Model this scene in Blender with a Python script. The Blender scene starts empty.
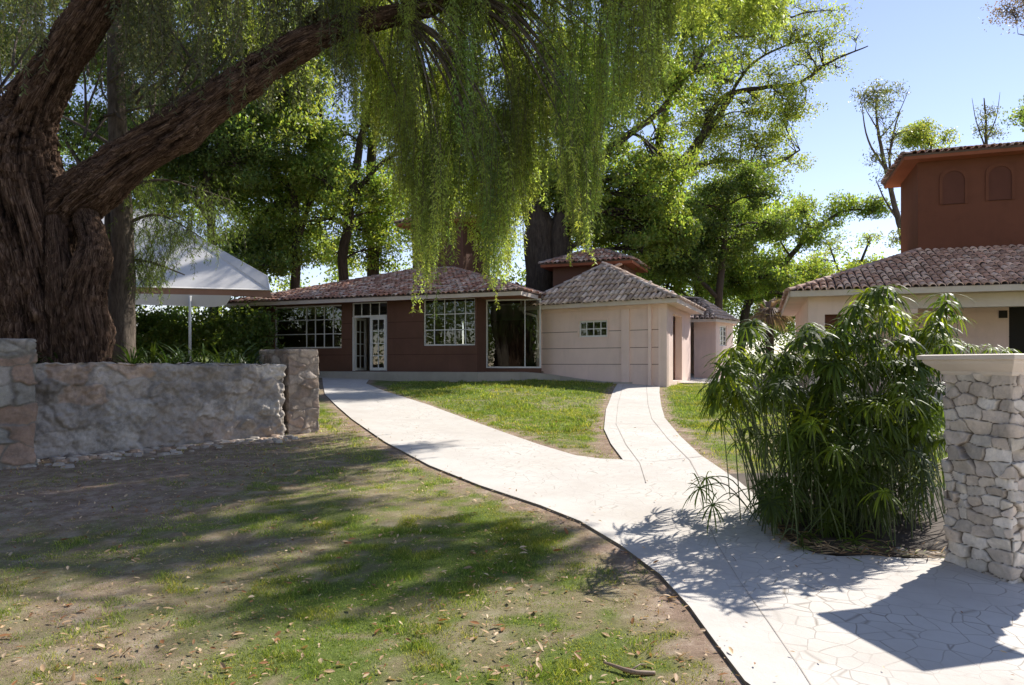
import bpy, math, random
import numpy as np
from mathutils import Vector, geometry as mgeo
random.seed(7); rng = np.random.default_rng(7)
R = math.radians
sc = bpy.context.scene
COL = sc.collection
# ------------------------------------------------------------------ camera, sky, sun, exposure
FPX = 720.0; HZ = 364.0; EYE = 1.6
cd = bpy.data.cameras.new("camera"); cam = bpy.data.objects.new("camera", cd); COL.objects.link(cam)
cam.location = (0, 0, EYE); cam.rotation_euler = (R(90), 0, 0)
cd.sensor_width = 36; cd.lens = 36 * FPX / 1024; cd.shift_y = (HZ - 342.5) / 1024
cd.clip_start = 0.05; cd.clip_end = 1000
sc.camera = cam
SUN_AZ = math.atan2(.73, .68)      # measured from +Y towards +X
SUN_EL = R(42)
world = bpy.data.worlds.new("World"); sc.world = world; world.use_nodes = True
wn = world.node_tree; bg = wn.nodes["Background"]
sky = wn.nodes.new("ShaderNodeTexSky"); sky.sky_type = 'NISHITA'; sky.sun_disc = False
sky.sun_elevation = SUN_EL; sky.sun_rotation = SUN_AZ; sky.altitude = 300; sky.air_density = 1.0; sky.dust_density = 0.0
sky.ozone_density = 1.2
hs = wn.nodes.new('ShaderNodeHueSaturation'); hs.inputs['Saturation'].default_value = .92; wn.links.new(sky.outputs[0], hs.inputs['Color']); mm = wn.nodes.new('ShaderNodeMix'); mm.data_type = 'RGBA'; mm.blend_type = 'MULTIPLY'; mm.inputs['Factor'].default_value = 1; mm.inputs['B'].default_value = (1.10, .97, 1.03, 1); wn.links.new(hs.outputs[0], mm.inputs['A']); wn.links.new(mm.outputs['Result'], bg.inputs[0]); bg.inputs[1].default_value = 0.088
sd = bpy.data.lights.new("sun", 'SUN'); sd.energy = 4.0; sd.angle = R(0.53); sd.color = (1.0, .95, .87)
so = bpy.data.objects.new("sun", sd); COL.objects.link(so)
sdir = Vector((math.sin(SUN_AZ) * math.cos(SUN_EL), math.cos(SUN_AZ) * math.cos(SUN_EL), math.sin(SUN_EL)))
so.rotation_euler = sdir.to_track_quat('Z', 'Y').to_euler()
sc.view_settings.view_transform = 'Standard'; sc.view_settings.look = 'None'
sc.view_settings.exposure = 1.05; sc.view_settings.gamma = 1
sc.render.engine = 'CYCLES'
sc.cycles.max_bounces = 8; sc.cycles.transparent_max_bounces = 16; sc.cycles.transmission_bounces = 6
# ------------------------------------------------------------------ noise
def _h(i, j, k):
    n = (i * 374761393 + j * 668265263 + k * 1274126177) & 0xffffffff
    n = ((n ^ (n >> 13)) * 1274126177) & 0xffffffff
    return ((n ^ (n >> 16)) & 0xffff) / 65535.0
def vn(x, y, z=0.0):
    x, y, z = np.broadcast_arrays(np.asarray(x, float), np.asarray(y, float), np.asarray(z, float))
    i = np.floor(x).astype(np.int64); j = np.floor(y).astype(np.int64); k = np.floor(z).astype(np.int64)
    fx = x - i; fy = y - j; fz = z - k
    fx = fx * fx * (3 - 2 * fx); fy = fy * fy * (3 - 2 * fy); fz = fz * fz * (3 - 2 * fz)
    r = 0
    for a in (0, 1):
        for b in (0, 1):
            for c in (0, 1):
                w = (fx if a else 1 - fx) * (fy if b else 1 - fy) * (fz if c else 1 - fz)
                r = r + w * _h(i + a, j + b, k + c)
    return r
def fbm(x, y, z=0.0, o=4):
    s = 0; a = .5; t = 0
    for q in range(o):
        s = s + a * vn(x * 2 ** q + 17 * q, y * 2 ** q + 5 * q, np.asarray(z) * 2 ** q); t += a; a *= .5
    return s / t
def sst(a, b, x):
    t = np.clip((x - a) / (b - a), 0, 1); return t * t * (3 - 2 * t)
# ------------------------------------------------------------------ places
def W(px, py, d):
    return Vector(((px - 512) / FPX * d, d, EYE + (HZ - py) / FPX * d))
def xy_(px, d): return ((px - 512) / FPX * d, d)
def gz(x, y):
    x = np.asarray(x, float); y = np.asarray(y, float)
    s = .0395 - .0008 * np.clip(x, -8, 9)
    yy = np.clip(y, -40, 95)
    soft = np.log1p(np.exp((yy - 4.5) / .7)) * .7
    return s * soft + .2 * np.exp(-((x - 2) / 5.0) ** 2) * sst(17, 24, y) * sst(60, 40, y)
def G(px, py):
    d = 5.0
    for _ in range(60):
        x = (px - 512) / FPX * d
        zz = float(gz(x, d)); dn = FPX * (EYE - zz) / (py - HZ)
        d = d * .6 + max(.5, min(dn, 90)) * .4
    return ((px - 512) / FPX * d, d)
# ------------------------------------------------------------------ mesh helpers
BASE = {}
def raw(name, V, F, mat, root=None, parent=None, smooth=False, col=None):
    """V (n,3) world coordinates, F list of index tuples or (m,k) array; col (n,3) per vertex tint"""
    V = np.asarray(V, dtype=np.float64)
    me = bpy.data.meshes.new(name)
    off = np.array(BASE[root.name]) if root is not None else np.zeros(3)
    if isinstance(F, np.ndarray):
        m, k = F.shape
        me.vertices.add(len(V)); me.vertices.foreach_set("co", (V - off).astype(np.float32).ravel())
        me.loops.add(m * k); me.loops.foreach_set("vertex_index", F.astype(np.int32).ravel())
        me.polygons.add(m); me.polygons.foreach_set("loop_start", (np.arange(m) * k).astype(np.int32))
        me.update(calc_edges=True); me.validate()
    else:
        me.from_pydata((V - off).tolist(), [], F); me.update()
    if smooth: me.polygons.foreach_set("use_smooth", np.ones(len(me.polygons), bool))
    if col is not None:
        a = me.attributes.new("tint", 'FLOAT_COLOR', 'POINT')
        c = np.ones((len(V), 4), np.float32); c[:, :3] = col; a.data.foreach_set("color", c.ravel())
    me.materials.append(mat)
    o = bpy.data.objects.new(name, me); COL.objects.link(o)
    p = parent if parent is not None else root
    if p is not None: o.parent = p
    return o
def thing(name, label, cat, loc, group=None):
    o = bpy.data.objects.new(name, None); COL.objects.link(o); o.location = loc
    o.empty_display_size = .3
    o['label'] = label; o['category'] = cat
    if group: o['group'] = group
    BASE[o.name] = tuple(loc); return o
def tag(o, label, cat, group=None, kind=None):
    if label: o['label'] = label
    if cat: o['category'] = cat
    if group: o['group'] = group
    if kind: o['kind'] = kind
    return o
def struct(o): o['kind'] = 'structure'; return o
class MB:
    def __init__(s): s.v = []; s.f = []; s.c = []; s.n = 0
    def add(s, V, F, c=None):
        V = np.asarray(V, float); s.v.append(V)
        s.f += [tuple(i + s.n for i in f) for f in F]; s.n += len(V)
        s.c.append(np.tile(np.array(c if c is not None else (1, 1, 1.)), (len(V), 1)) if (c is None or np.ndim(c) == 1) else c)
    def box8(s, P, c=None):
        s.add(P, [(0, 3, 2, 1), (4, 5, 6, 7), (0, 1, 5, 4), (1, 2, 6, 5), (2, 3, 7, 6), (3, 0, 4, 7)], c)
    def box(s, F, u0, u1, v0, v1, z0, z1, c=None):
        s.box8([F.p(a, b, z) for z in (z0, z1) for a, b in ((u0, v0), (u1, v0), (u1, v1), (u0, v1))], c)
    def tube(s, pts, rad, seg=8, cap=True, c=None, jit=0):
        pts = [Vector(p) for p in pts]; n = len(pts); V = []
        up = Vector((0, 0, 1)); t0 = (pts[1] - pts[0]).normalized()
        if abs(t0.dot(up)) > .9: up = Vector((1, 0, 0))
        a = t0.cross(up).normalized()
        for i in range(n):
            t = (pts[min(i + 1, n - 1)] - pts[max(i - 1, 0)]).normalized()
            a = (a - t * a.dot(t)).normalized(); b = t.cross(a)
            for k in range(seg):
                th = 2 * math.pi * k / seg
                r = rad[i] * (1 + (jit * (random.random() - .5) if jit else 0))
                V.append(pts[i] + (a * math.cos(th) + b * math.sin(th)) * r)
        F = [(i * seg + k, i * seg + (k + 1) % seg, (i + 1) * seg + (k + 1) % seg, (i + 1) * seg + k) for i in range(n - 1) for k in range(seg)]
        if cap: F += [tuple(range(seg))[::-1], tuple((n - 1) * seg + k for k in range(seg))]
        s.add(V, F, c)
    def build(s, name, mat, root=None, parent=None, smooth=False, col=False):
        return raw(name, np.concatenate(s.v), s.f, mat, root, parent, smooth, np.concatenate(s.c) if col else None)
class Frame:
    """u along the wall (to the right seen from the camera), v outwards, z up"""
    def __init__(s, ox, oy, ux, uy):
        l = math.hypot(ux, uy); s.o = (ox, oy); s.u = (ux / l, uy / l); s.n = (uy / l, -ux / l)
    def p(s, u, v, z): return (s.o[0] + s.u[0] * u + s.n[0] * v, s.o[1] + s.u[1] * u + s.n[1] * v, z)
    def at(s, px, v=0):
        k = (px - 512) / FPX; ox = s.o[0] + s.n[0] * v; oy = s.o[1] + s.n[1] * v
        return (k * oy - ox) / (s.u[0] - k * s.u[1])
    def zat(s, px, py, v=0):
        u = s.at(px, v); return EYE + (HZ - py) / FPX * s.p(u, v, 0)[1]
def smooth_line(pts, rad, n=6):
    P = [Vector(p) for p in pts]; out = []; rr = []
    for i in range(len(P) - 1):
        p0 = P[max(i - 1, 0)]; p1 = P[i]; p2 = P[i + 1]; p3 = P[min(i + 2, len(P) - 1)]
        for k in range(n):
            t = k / n
            out.append(.5 * ((2 * p1) + (p2 - p0) * t + (2 * p0 - 5 * p1 + 4 * p2 - p3) * t * t + (3 * p1 - p0 - 3 * p2 + p3) * t ** 3))
            rr.append(rad[i] * (1 - t) + rad[i + 1] * t)
    out.append(P[-1]); rr.append(rad[-1]); return out, rr
# ------------------------------------------------------------------ materials
class NT:
    def __init__(s, name):
        s.m = bpy.data.materials.new(name); s.m.use_nodes = True; s.t = s.m.node_tree
        s.b = s.t.nodes["Principled BSDF"]; s.out = s.t.nodes["Material Output"]
        s.tc = s.t.nodes.new("ShaderNodeNewGeometry").outputs["Position"]
    def n(s, typ, **kw):
        x = s.t.nodes.new(typ)
        for k, v in kw.items():
            if k.startswith('i_'): x.inputs[k[2:].replace('_', ' ')].default_value = v
            else: setattr(x, k, v)
        return x
    def l(s, a, b): s.t.links.new(a, b)
    def noise(s, scale, detail=5, rough=.6, vec=None):
        x = s.n("ShaderNodeTexNoise"); x.inputs['Scale'].default_value = scale
        x.inputs['Detail'].default_value = detail; x.inputs['Roughness'].default_value = rough
        s.l(vec if vec is not None else s.tc, x.inputs['Vector']); return x.outputs['Fac']
    def ramp(s, fac, stops):
        x = s.n("ShaderNodeValToRGB"); e = x.color_ramp.elements
        while len(e) < len(stops): e.new(.5)
        for i, (p, c) in enumerate(stops):
            e[i].position = p; e[i].color = (c[0], c[1], c[2], 1) if not isinstance(c, (int, float)) else (c, c, c, 1)
        s.l(fac, x.inputs[0]); return x.outputs[0]
    def mix(s, fac, a, b, mode='MIX'):
        x = s.n("ShaderNodeMix", data_type='RGBA', blend_type=mode)
        for sock, v in ((x.inputs['Factor'], fac), (x.inputs['A'], a), (x.inputs['B'], b)):
            if hasattr(v, 'links'): s.l(v, sock)
            elif isinstance(v, tuple): sock.default_value = (*v, 1)
            else: sock.default_value = v
        return x.outputs['Result']
    def tint(s):
        x = s.n("ShaderNodeAttribute", attribute_name="tint"); return x.outputs['Color']
    def bump(s, h, strength=.5, dist=.02):
        x = s.n("ShaderNodeBump"); x.inputs['Strength'].default_value = strength; x.inputs['Distance'].default_value = dist
        s.l(h, x.inputs['Height']); s.l(x.outputs[0], s.b.inputs['Normal']); return x
    def fin(s, col, rough=.8, spec=.3):
        if isinstance(col, tuple): s.b.inputs['Base Color'].default_value = (*col, 1)
        else: s.l(col, s.b.inputs['Base Color'])
        s.b.inputs['Roughness'].default_value = rough; s.b.inputs['Specular IOR Level'].default_value = spec
        return s.m
def plaster(name, c, var=.12, rough=.85, stain=.0, streak=.14):
    t = NT(name); d = tuple(x * (1 - var) for x in c); e = tuple(min(1, x * (1 + var)) for x in c)
    col = t.ramp(t.noise(.9, 6), [(.3, d), (.7, e)])
    mp = t.n('ShaderNodeMapping'); t.l(t.tc, mp.inputs[0]); mp.inputs['Scale'].default_value = (3.2, 3.2, .35)
    sk = t.ramp(t.noise(1.0, 6, .65, mp.outputs[0]), [(.5, 0), (.75, streak + stain * .6)]); col = t.mix(sk, col, tuple(x * .62 for x in c))
    if stain:
        st = t.ramp(t.noise(2.7, 8, .7), [(.52, 0), (.75, stain)])
        col = t.mix(st, col, tuple(x * .55 for x in c))
    t.bump(t.noise(60, 4), .25, .01); return t.fin(col, rough)
def leafmat(name, c1, c2, trans=.45, gloss=.12, rough=.5):
    t = NT(name); tn = t.tint()
    base = t.mix(t.noise(.5, 2), c1, c2); base = t.mix(1.0, base, tn, 'MULTIPLY')
    t.l(base, t.b.inputs['Base Color']); t.b.inputs['Roughness'].default_value = rough; t.b.inputs['Specular IOR Level'].default_value = gloss * 2
    tr = t.n("ShaderNodeBsdfTranslucent")
    bright = t.mix(1.0, base, (1.9, 1.75, .75), 'MULTIPLY'); t.l(bright, tr.inputs[0])
    mx = t.n("ShaderNodeMixShader"); mx.inputs[0].default_value = trans
    t.l(t.b.outputs[0], mx.inputs[1]); t.l(tr.outputs[0], mx.inputs[2]); t.l(mx.outputs[0], t.out.inputs[0]); return t.m
def barkmat(name, c1, c2, sc=1.0, strength=.9):
    t = NT(name)
    mp = t.n("ShaderNodeMapping"); t.l(t.tc, mp.inputs[0]); mp.inputs['Scale'].default_value = (6 * sc, 6 * sc, 1.3 * sc)
    nz = t.noise(2.2, 7, .7, mp.outputs[0])
    col = t.ramp(nz, [(.3, c1), (.68, c2)])
    col = t.mix(t.ramp(t.noise(1.1, 4), [(.5, 0), (.7, .5)]), col, tuple(x * .6 + .03 for x in c2))
    t.bump(nz, strength, .06); return t.fin(col, .95, .15)
M = {}
M['brown'] = plaster('brown_plaster', (.140, .070, .047), .12, .85, .25)
M['rust'] = plaster('rust_plaster', (.30, .10, .05), .12, .85, .2)
M['pink'] = plaster('pink_plaster', (.84, .655, .58), .06, .85, .16)
M['brgroove'] = plaster('brown_groove', (.07, .028, .02), .1)
M['groove'] = plaster('groove', (.20, .13, .10), .1)
M['cream'] = plaster('cream_trim', (.66, .57, .49), .07, .7, .1)
M['white'] = plaster('white_paint', (.72, .71, .68), .05, .55)
M['inner'] = plaster('inner_wall', (.30, .24, .19), .1)
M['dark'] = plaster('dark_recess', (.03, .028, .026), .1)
M['soffit'] = plaster('soffit', (.42, .17, .09), .1)
M['metal'] = plaster('painted_metal', (.55, .55, .53), .1, .4)
M['canvas'] = plaster('white_canvas', (.64, .62, .60), .06, .6)
M['tent_band'] = plaster('brown_band', (.30, .17, .12), .2)
t = NT('roof_tile'); c = t.mix(1.0, t.tint(), t.ramp(t.noise(9, 6, .7), [(.3, (.55, .52, .5)), (.7, (1.1, 1.08, 1.05))]), 'MULTIPLY')
t.bump(t.noise(40, 4), .4, .01); M['tile'] = t.fin(c, .88, .2)
M['tilebase'] = plaster('tile_valley', (.13, .095, .075), .3)
# glass: part mirror, part clear
t = NT('window_glass'); g = t.n("ShaderNodeBsdfGlossy"); g.inputs['Roughness'].default_value = .01; g.inputs[0].default_value = (.85, .9, .9, 1)
tp = t.n("ShaderNodeBsdfTransparent"); tp.inputs[0].default_value = (.62, .66, .64, 1)
fr = t.n("ShaderNodeFresnel"); fr.inputs[0].default_value = 1.75
ad = t.n("ShaderNodeMath", operation='ADD'); t.l(fr.outputs[0], ad.inputs[0]); ad.inputs[1].default_value = .0
mx = t.n("ShaderNodeMixShader"); t.l(ad.outputs[0], mx.inputs[0]); t.l(tp.outputs[0], mx.inputs[1]); t.l(g.outputs[0], mx.inputs[2]); t.l(mx.outputs[0], t.out.inputs[0])
M['glass'] = t.m
# stones
def stonemat(name, mul=1.0, lichen=.4):
    t = NT(name); c = t.mix(1.0, t.tint(), t.ramp(t.noise(7, 8, .72), [(.25, (.62, .6, .58)), (.75, (1.15, 1.13, 1.1))]), 'MULTIPLY')
    st = t.ramp(t.noise(2.2, 8, .75), [(.48, 0), (.7, lichen)])
    c = t.mix(st, c, (.09, .085, .075)); t.bump(t.noise(38, 8, .75), .7, .02); return t.fin(c, .92, .2)
M['stone'] = stonemat('pale_stone', 1, .22); M['oldstone'] = stonemat('weathered_stone', 1, .72)
# ground
t = NT('ground_soil'); g = t.tint()
sep = t.n("ShaderNodeSeparateColor"); t.l(g, sep.inputs[0])
soil = t.ramp(t.noise(5, 9, .75), [(.25, (.12, .072, .055)), (.5, (.31, .215, .165)), (.75, (.56, .45, .37))])
fleck = t.ramp(t.noise(55, 4, .8), [(.56, 0), (.7, .55)]); soil = t.mix(fleck, soil, (.46, .37, .27))
fleck2 = t.ramp(t.noise(38, 4, .8), [(.58, 0), (.68, .7)]); soil = t.mix(fleck2, soil, (.10, .06, .04))
green = t.ramp(t.noise(30, 6, .8), [(.3, (.065, .09, .02)), (.55, (.14, .18, .045)), (.8, (.30, .29, .12))])
c = t.mix(sep.outputs[0], soil, green)
t.bump(t.noise(45, 8, .8), .8, .02); M['ground'] = t.fin(c, .97, .1)
M['bed'] = plaster('bed_soil', (.075, .055, .04), .5)
# paving
t = NT('pale_paving')
wob = t.n("ShaderNodeTexNoise"); wob.inputs['Scale'].default_value = 1.3; t.l(t.tc, wob.inputs['Vector'])
vadd = t.n("ShaderNodeVectorMath", operation='MULTIPLY_ADD'); t.l(wob.outputs['Color'], vadd.inputs[0]); vadd.inputs[1].default_value = (.35, .35, 0); t.l(t.tc, vadd.inputs[2])
mp = t.n("ShaderNodeMapping"); t.l(vadd.outputs[0], mp.inputs[0]); mp.inputs['Scale'].default_value = (1, 1, 0); mp.inputs['Rotation'].default_value = (0, 0, .6)
vo = t.n("ShaderNodeTexVoronoi", feature='DISTANCE_TO_EDGE'); vo.inputs['Scale'].default_value = 6.0; vo.inputs['Randomness'].default_value = .75; t.l(mp.outputs[0], vo.inputs['Vector'])
line = t.ramp(vo.outputs['Distance'], [(.0, 1.0), (.030, 0)])
patch = t.ramp(t.noise(1.1, 4), [(.36, .05), (.62, .85)])
tn = t.tint(); sp = t.n("ShaderNodeSeparateColor"); t.l(tn, sp.inputs[0])
lf = t.n("ShaderNodeMath", operation='MULTIPLY'); t.l(line, lf.inputs[0]); t.l(patch, lf.inputs[1])
lf2 = t.n("ShaderNodeMath", operation='MULTIPLY'); t.l(lf.outputs[0], lf2.inputs[0]); t.l(sp.outputs[0], lf2.inputs[1])
base = t.ramp(t.noise(1.1, 8, .65), [(.25, (.45, .41, .37)), (.55, (.55, .515, .47)), (.8, (.62, .59, .545))])
base = t.mix(t.ramp(t.noise(9, 8, .8), [(.55, 0), (.75, .22)]), base, (.38, .33, .28))
base = t.mix(t.ramp(t.noise(.8, 9, .7), [(.5, 0), (.72, .3)]), base, (.42, .36, .29))
c = t.mix(lf2.outputs[0], base, (.20, .165, .13))
sub = t.n("ShaderNodeMath", operation='SUBTRACT'); t.l(t.noise(25, 6, .7), sub.inputs[0]); t.l(lf2.outputs[0], sub.inputs[1])
t.bump(sub.outputs[0], .35, .01); M['pave'] = t.fin(c, .85, .2)
M['joint'] = plaster('joint_dirt', (.33, .29, .25), .3)
M['kerbside'] = plaster('kerb_side', (.20, .165, .125), .4)
M['slab'] = plaster('grey_slab', (.42, .38, .33), .14, .9, .3, 0)
M['grass'] = leafmat('grass_blades', (.12, .205, .035), (.19, .265, .06), .35, .1)
M['litter'] = leafmat('dry_leaves', (.34, .24, .15), (.44, .34, .23), .15, .1)
M['weep'] = leafmat('pepper_leaves', (.19, .265, .065), (.29, .35, .11), .58, .3)
M['leafA'] = leafmat('yellow_green_leaves', (.18, .235, .055), (.27, .32, .09), .58, .2)
M['leafB'] = leafmat('mid_green_leaves', (.14, .205, .05), (.23, .30, .08), .6, .25)
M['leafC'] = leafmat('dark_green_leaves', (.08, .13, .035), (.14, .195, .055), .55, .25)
M['leafD'] = leafmat('grey_green_leaves', (.12, .15, .07), (.2, .23, .12), .4, .2)
M['papyrus'] = leafmat('papyrus_leaves', (.042, .085, .018), (.11, .16, .032), .42, .12, .5)
M['stem'] = leafmat('papyrus_stems', (.06, .10, .03), (.11, .14, .05), .1, .3)
M['strap'] = leafmat('strap_leaves', (.022, .05, .014), (.05, .09, .025), .3, .2, .45)
t = NT('red_brown_bark'); ga = t.n("ShaderNodeAttribute", attribute_name="grain")
mp = t.n("ShaderNodeMapping"); t.l(ga.outputs['Vector'], mp.inputs[0]); mp.inputs['Scale'].default_value = (22, 22, 22)
nz = t.noise(1.6, 7, .7, mp.outputs[0]); c = t.ramp(nz, [(.34, (.022, .014, .010)), (.5, (.095, .058, .040)), (.68, (.28, .195, .145))])
c = t.mix(1.0, c, t.tint(), 'MULTIPLY'); t.bump(nz, 1.0, .05); M['bark'] = t.fin(c, .95, .12)
M['bark2'] = barkmat('grey_bark', (.05, .04, .032), (.2, .16, .125), 1.2)
M['bark3'] = barkmat('dark_bark', (.025, .02, .016), (.10, .078, .06), .6, .5)
M['frond'] = leafmat('dead_frond', (.25, .17, .12), (.36, .28, .22), .2)
# ------------------------------------------------------------------ ground
PATH_PX = [(322, 376), (323, 386), (325, 395), (335, 405), (352, 420), (385, 443), (430, 467), (480, 487), (540, 507), (580, 523), (620, 547),
           (660, 577), (690, 610), (715, 645), (745, 685)]
path = [G(*p) for p in PATH_PX]
n_left = len(path)
path += [(1.45, 2.6), (1.75, 1.0), (2.0, -6), (9, -6), (9, 7.4)]
path += [(4.4, 6.6)] + [G(945, 561), G(905, 561), G(870, 558), G(838, 559), G(815, 556), G(796, 548), G(785, 540), G(778, 530), G(770, 518), G(762, 506), G(752, 494), G(738, 482), G(700, 456), G(680, 437), G(665, 419), G(661, 405), G(659.5, 393), G(660, 383)]
path += [G(619, 383), G(613, 392), G(606, 410), G(604, 430), G(611, 445), G(623, 461), G(600, 460), G(575, 456.5), G(540, 446), G(500, 432), G(470, 421),
         G(430, 406), G(385, 392), G(366, 384), G(372, 376.5)]
PATH = np.array(path)
BEDP = np.array([G(945, 561), G(870, 558), G(815, 556), G(796, 548), G(778, 530), G(762, 506), (2.2, 8.2), (2.6, 9.2), (4.2, 9.4), (5.2, 8.2), (4.6, 6.7)])
WL = (-7.05, 9.85); WR = (-3.98, 12.62)          # retaining wall front line
BEDL = np.array([(-14, 8.6), WL, WR, (-4.3, 13.6), (-6.6, 20), (-8.5, 27), (-26, 27), (-26, 8.6)])
def inside(P, x, y):
    x = np.asarray(x); y = np.asarray(y); r = np.zeros(x.shape, bool); n = len(P); j = n - 1
    for i in range(n):
        xi, yi = P[i]; xj, yj = P[j]
        c = ((yi > y) != (yj > y)) & (x < (xj - xi) * (y - yi) / (yj - yi + 1e-12) + xi); r ^= c; j = i
    return r
def dist_poly(P, x, y, closed=True):
    best = np.full(np.shape(x), 1e9); n = len(P)
    for i in range(n if closed else n - 1):
        ax, ay = P[i]; bx, by = P[(i + 1) % n]; dx, dy = bx - ax, by - ay
        t = np.clip(((x - ax) * dx + (y - ay) * dy) / (dx * dx + dy * dy + 1e-12), 0, 1)
        best = np.minimum(best, np.hypot(x - ax - t * dx, y - ay - t * dy))
    return best
def grassmask(x, y):
    n = fbm(x * .9 + 3.1, y * .9, 0, 4); f = fbm(x * 5, y * 5, 3, 3)
    v = n + (f - .5) * .95
    lush = (.42 + .58 * sst(.32, .60, v)) * (1 - .5 * sst(-1.0, -2.2, x) * sst(7, 5.6, y))
    bare = sst(0, 1, (-.6 - x) / 4) * sst(5.6, 7.4, y) * sst(16, 12.0, y)       # trampled earth under the tree
    lush = lush * (1 - .82 * bare)
    lush = np.maximum(lush, 1.15 * np.exp(-(((x + .7) / 2.2) ** 2 + ((y - 5.2) / 1.7) ** 2)) * (.5 + .5 * sst(.30, .48, v)))
    dp = dist_poly(PATH, x, y); edge = sst(.05, .42, dp + (f - .5) * .3)
    far = sst(12, 17, y); lush = np.maximum(lush, far * (.55 + .45 * sst(.3, .45, v)))
    return np.clip(lush * (.15 + .85 * edge), 0, 1)
def lines(segs):
    out = []
    for a, b, s in segs: out.append(np.arange(a, b, s))
    return np.unique(np.round(np.concatenate(out), 4))
gx = lines([(-400, -60, 40), (-60, -14, 3), (-14, -8, .5), (-8, 8, .1), (8, 16, .5), (16, 60, 3), (60, 401, 40)])
gy = lines([(-60, -6, 6), (-6, 2.4, .6), (2.4, 16, .09), (16, 30, .2), (30, 50, 1), (50, 100, 3), (100, 500, 40)])
X, Y = np.meshgrid(gx, gy); Z = gz(X, Y)
near = (np.abs(X) < 9) & (Y < 30) & (Y > 1)
Z = Z + near * ((fbm(X * 1.3, Y * 1.3, 1, 3) - .5) * .05 + (fbm(X * 9, Y * 9, 2, 2) - .5) * .018) * sst(.0, .6, dist_poly(PATH, X, Y))
Zs = inside(PATH, X, Y); Z = np.where(Zs & (dist_poly(PATH, X, Y) > .1), Z - .04, Z)
gm = grassmask(X, Y); gm = np.where(Y > 30, .9, gm)
nx, ny = len(gx), len(gy); idx = np.arange(nx * ny).reshape(ny, nx)
F = np.stack([idx[:-1, :-1], idx[:-1, 1:], idx[1:, 1:], idx[1:, :-1]], -1).reshape(-1, 4)
tintg = np.stack([gm.ravel()] * 3, -1)
struct(raw('ground', np.stack([X.ravel(), Y.ravel(), Z.ravel()], -1), F, M['ground'], smooth=True, col=tintg))
def patch(name, P, mat, lift, step=.35, side=None, zf=gz, tintf=None, holes=None):
    P = np.asarray(P); b = []
    for i in range(len(P)):                      # subdivide boundary
        a = P[i]; c = P[(i + 1) % len(P)]; n = max(1, int(np.hypot(*(c - a)) / step))
        for k in range(n): b.append(a + (c - a) * k / n)
    b = np.array(b); nb = len(b)
    xs = np.arange(P[:, 0].min(), P[:, 0].max(), step); ys = np.arange(P[:, 1].min(), P[:, 1].max(), step)
    XX, YY = np.meshgrid(xs, ys); ok = inside(b, XX, YY) & (dist_poly(b, XX, YY) > step * .4)
    pts = np.concatenate([b, np.stack([XX[ok], YY[ok]], -1)])
    r = mgeo.delaunay_2d_cdt([Vector(p) for p in pts], [], [list(range(nb))], 1, 1e-5)
    V2 = np.array([(v.x, v.y) for v in r[0]]); Fs = [tuple(f) for f in r[2]]
    z = zf(V2[:, 0], V2[:, 1]) + lift; V = np.column_stack([V2, z])
    col = None
    if tintf is not None: col = np.stack([tintf(V2[:, 0], V2[:, 1])] * 3, -1)
    o = raw(name, V, Fs, mat, col=col)
    if side:
        zb = zf(b[:, 0], b[:, 1]); top = np.column_stack([b, zb + lift - .002]); bot = np.column_stack([b, zb - (.25 if name == 'path' else .6)])
        # the worn lower edge leans out a little
        S = np.concatenate([top, bot]); FS = [(i, nb + i, nb + (i + 1) % nb, (i + 1) % nb) for i in range(nb)]
        raw(name + '_edge', S, FS, side, parent=o)
    return o
def ptint(x, y): return np.clip(sst(.25, .6, dist_poly(PATH[:n_left + 1], x, y, False)) * (.8 + .2 * sst(7, 4.5, y)), 0, 1)
p = patch('path', PATH, M['pave'], .022, .22, M['kerbside'], tintf=ptint); struct(p)
# joints between the kerb band and the field, and cross joints
def strip(mb, pts, w, lift):
    P = np.array(pts, float)
    q = []
    for i in range(len(P) - 1):
        n = max(1, int(np.hypot(*(P[i + 1] - P[i])) / .15))
        for k in range(n): q.append(P[i] + (P[i + 1] - P[i]) * k / n)
    q.append(P[-1]); q = np.array(q); T = np.gradient(q, axis=0); T /= np.linalg.norm(T, axis=1)[:, None]
    N = np.column_stack([-T[:, 1], T[:, 0]]); ww = w * (.6 + .8 * fbm(q[:, 0] * 6, q[:, 1] * 6, 0, 2))[:, None]
    a = q + N * ww / 2; b = q - N * ww / 2
    V = np.concatenate([np.column_stack([a, gz(a[:, 0], a[:, 1]) + lift]), np.column_stack([b, gz(b[:, 0], b[:, 1]) + lift])])
    n = len(q); mb.add(V, [(i, n + i, n + i + 1, i + 1) for i in range(n - 1)])
mb = MB()
lj = [(500, 482), (560, 498), (610, 515), (655, 533), (690, 562), (722, 600), (750, 640), (790, 690)]
strip(mb, [G(*a) for a in [(700, 500), (706, 520), (716, 545), (740, 585), (768, 625), (800, 672), (830, 720)]], .005, .0262)
strip(mb, [G(*a) for a in [(646, 384), (648, 405), (652, 420), (668, 440), (690, 462), (705, 490)]], .012, .0262)
strip(mb, [G(*a) for a in [(624, 384), (618, 405), (616, 425), (626, 446), (640, 465), (646, 485)]], .009, .0262)
strip(mb, [G(*a) for a in [(606, 424), (663, 426)]], .015, .0268)
strip(mb, [G(*a) for a in [(623, 462), (655, 463), (702, 458)]], .012, .0268)
o = mb.build('path_joint', M['joint']); o.parent = p
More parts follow.
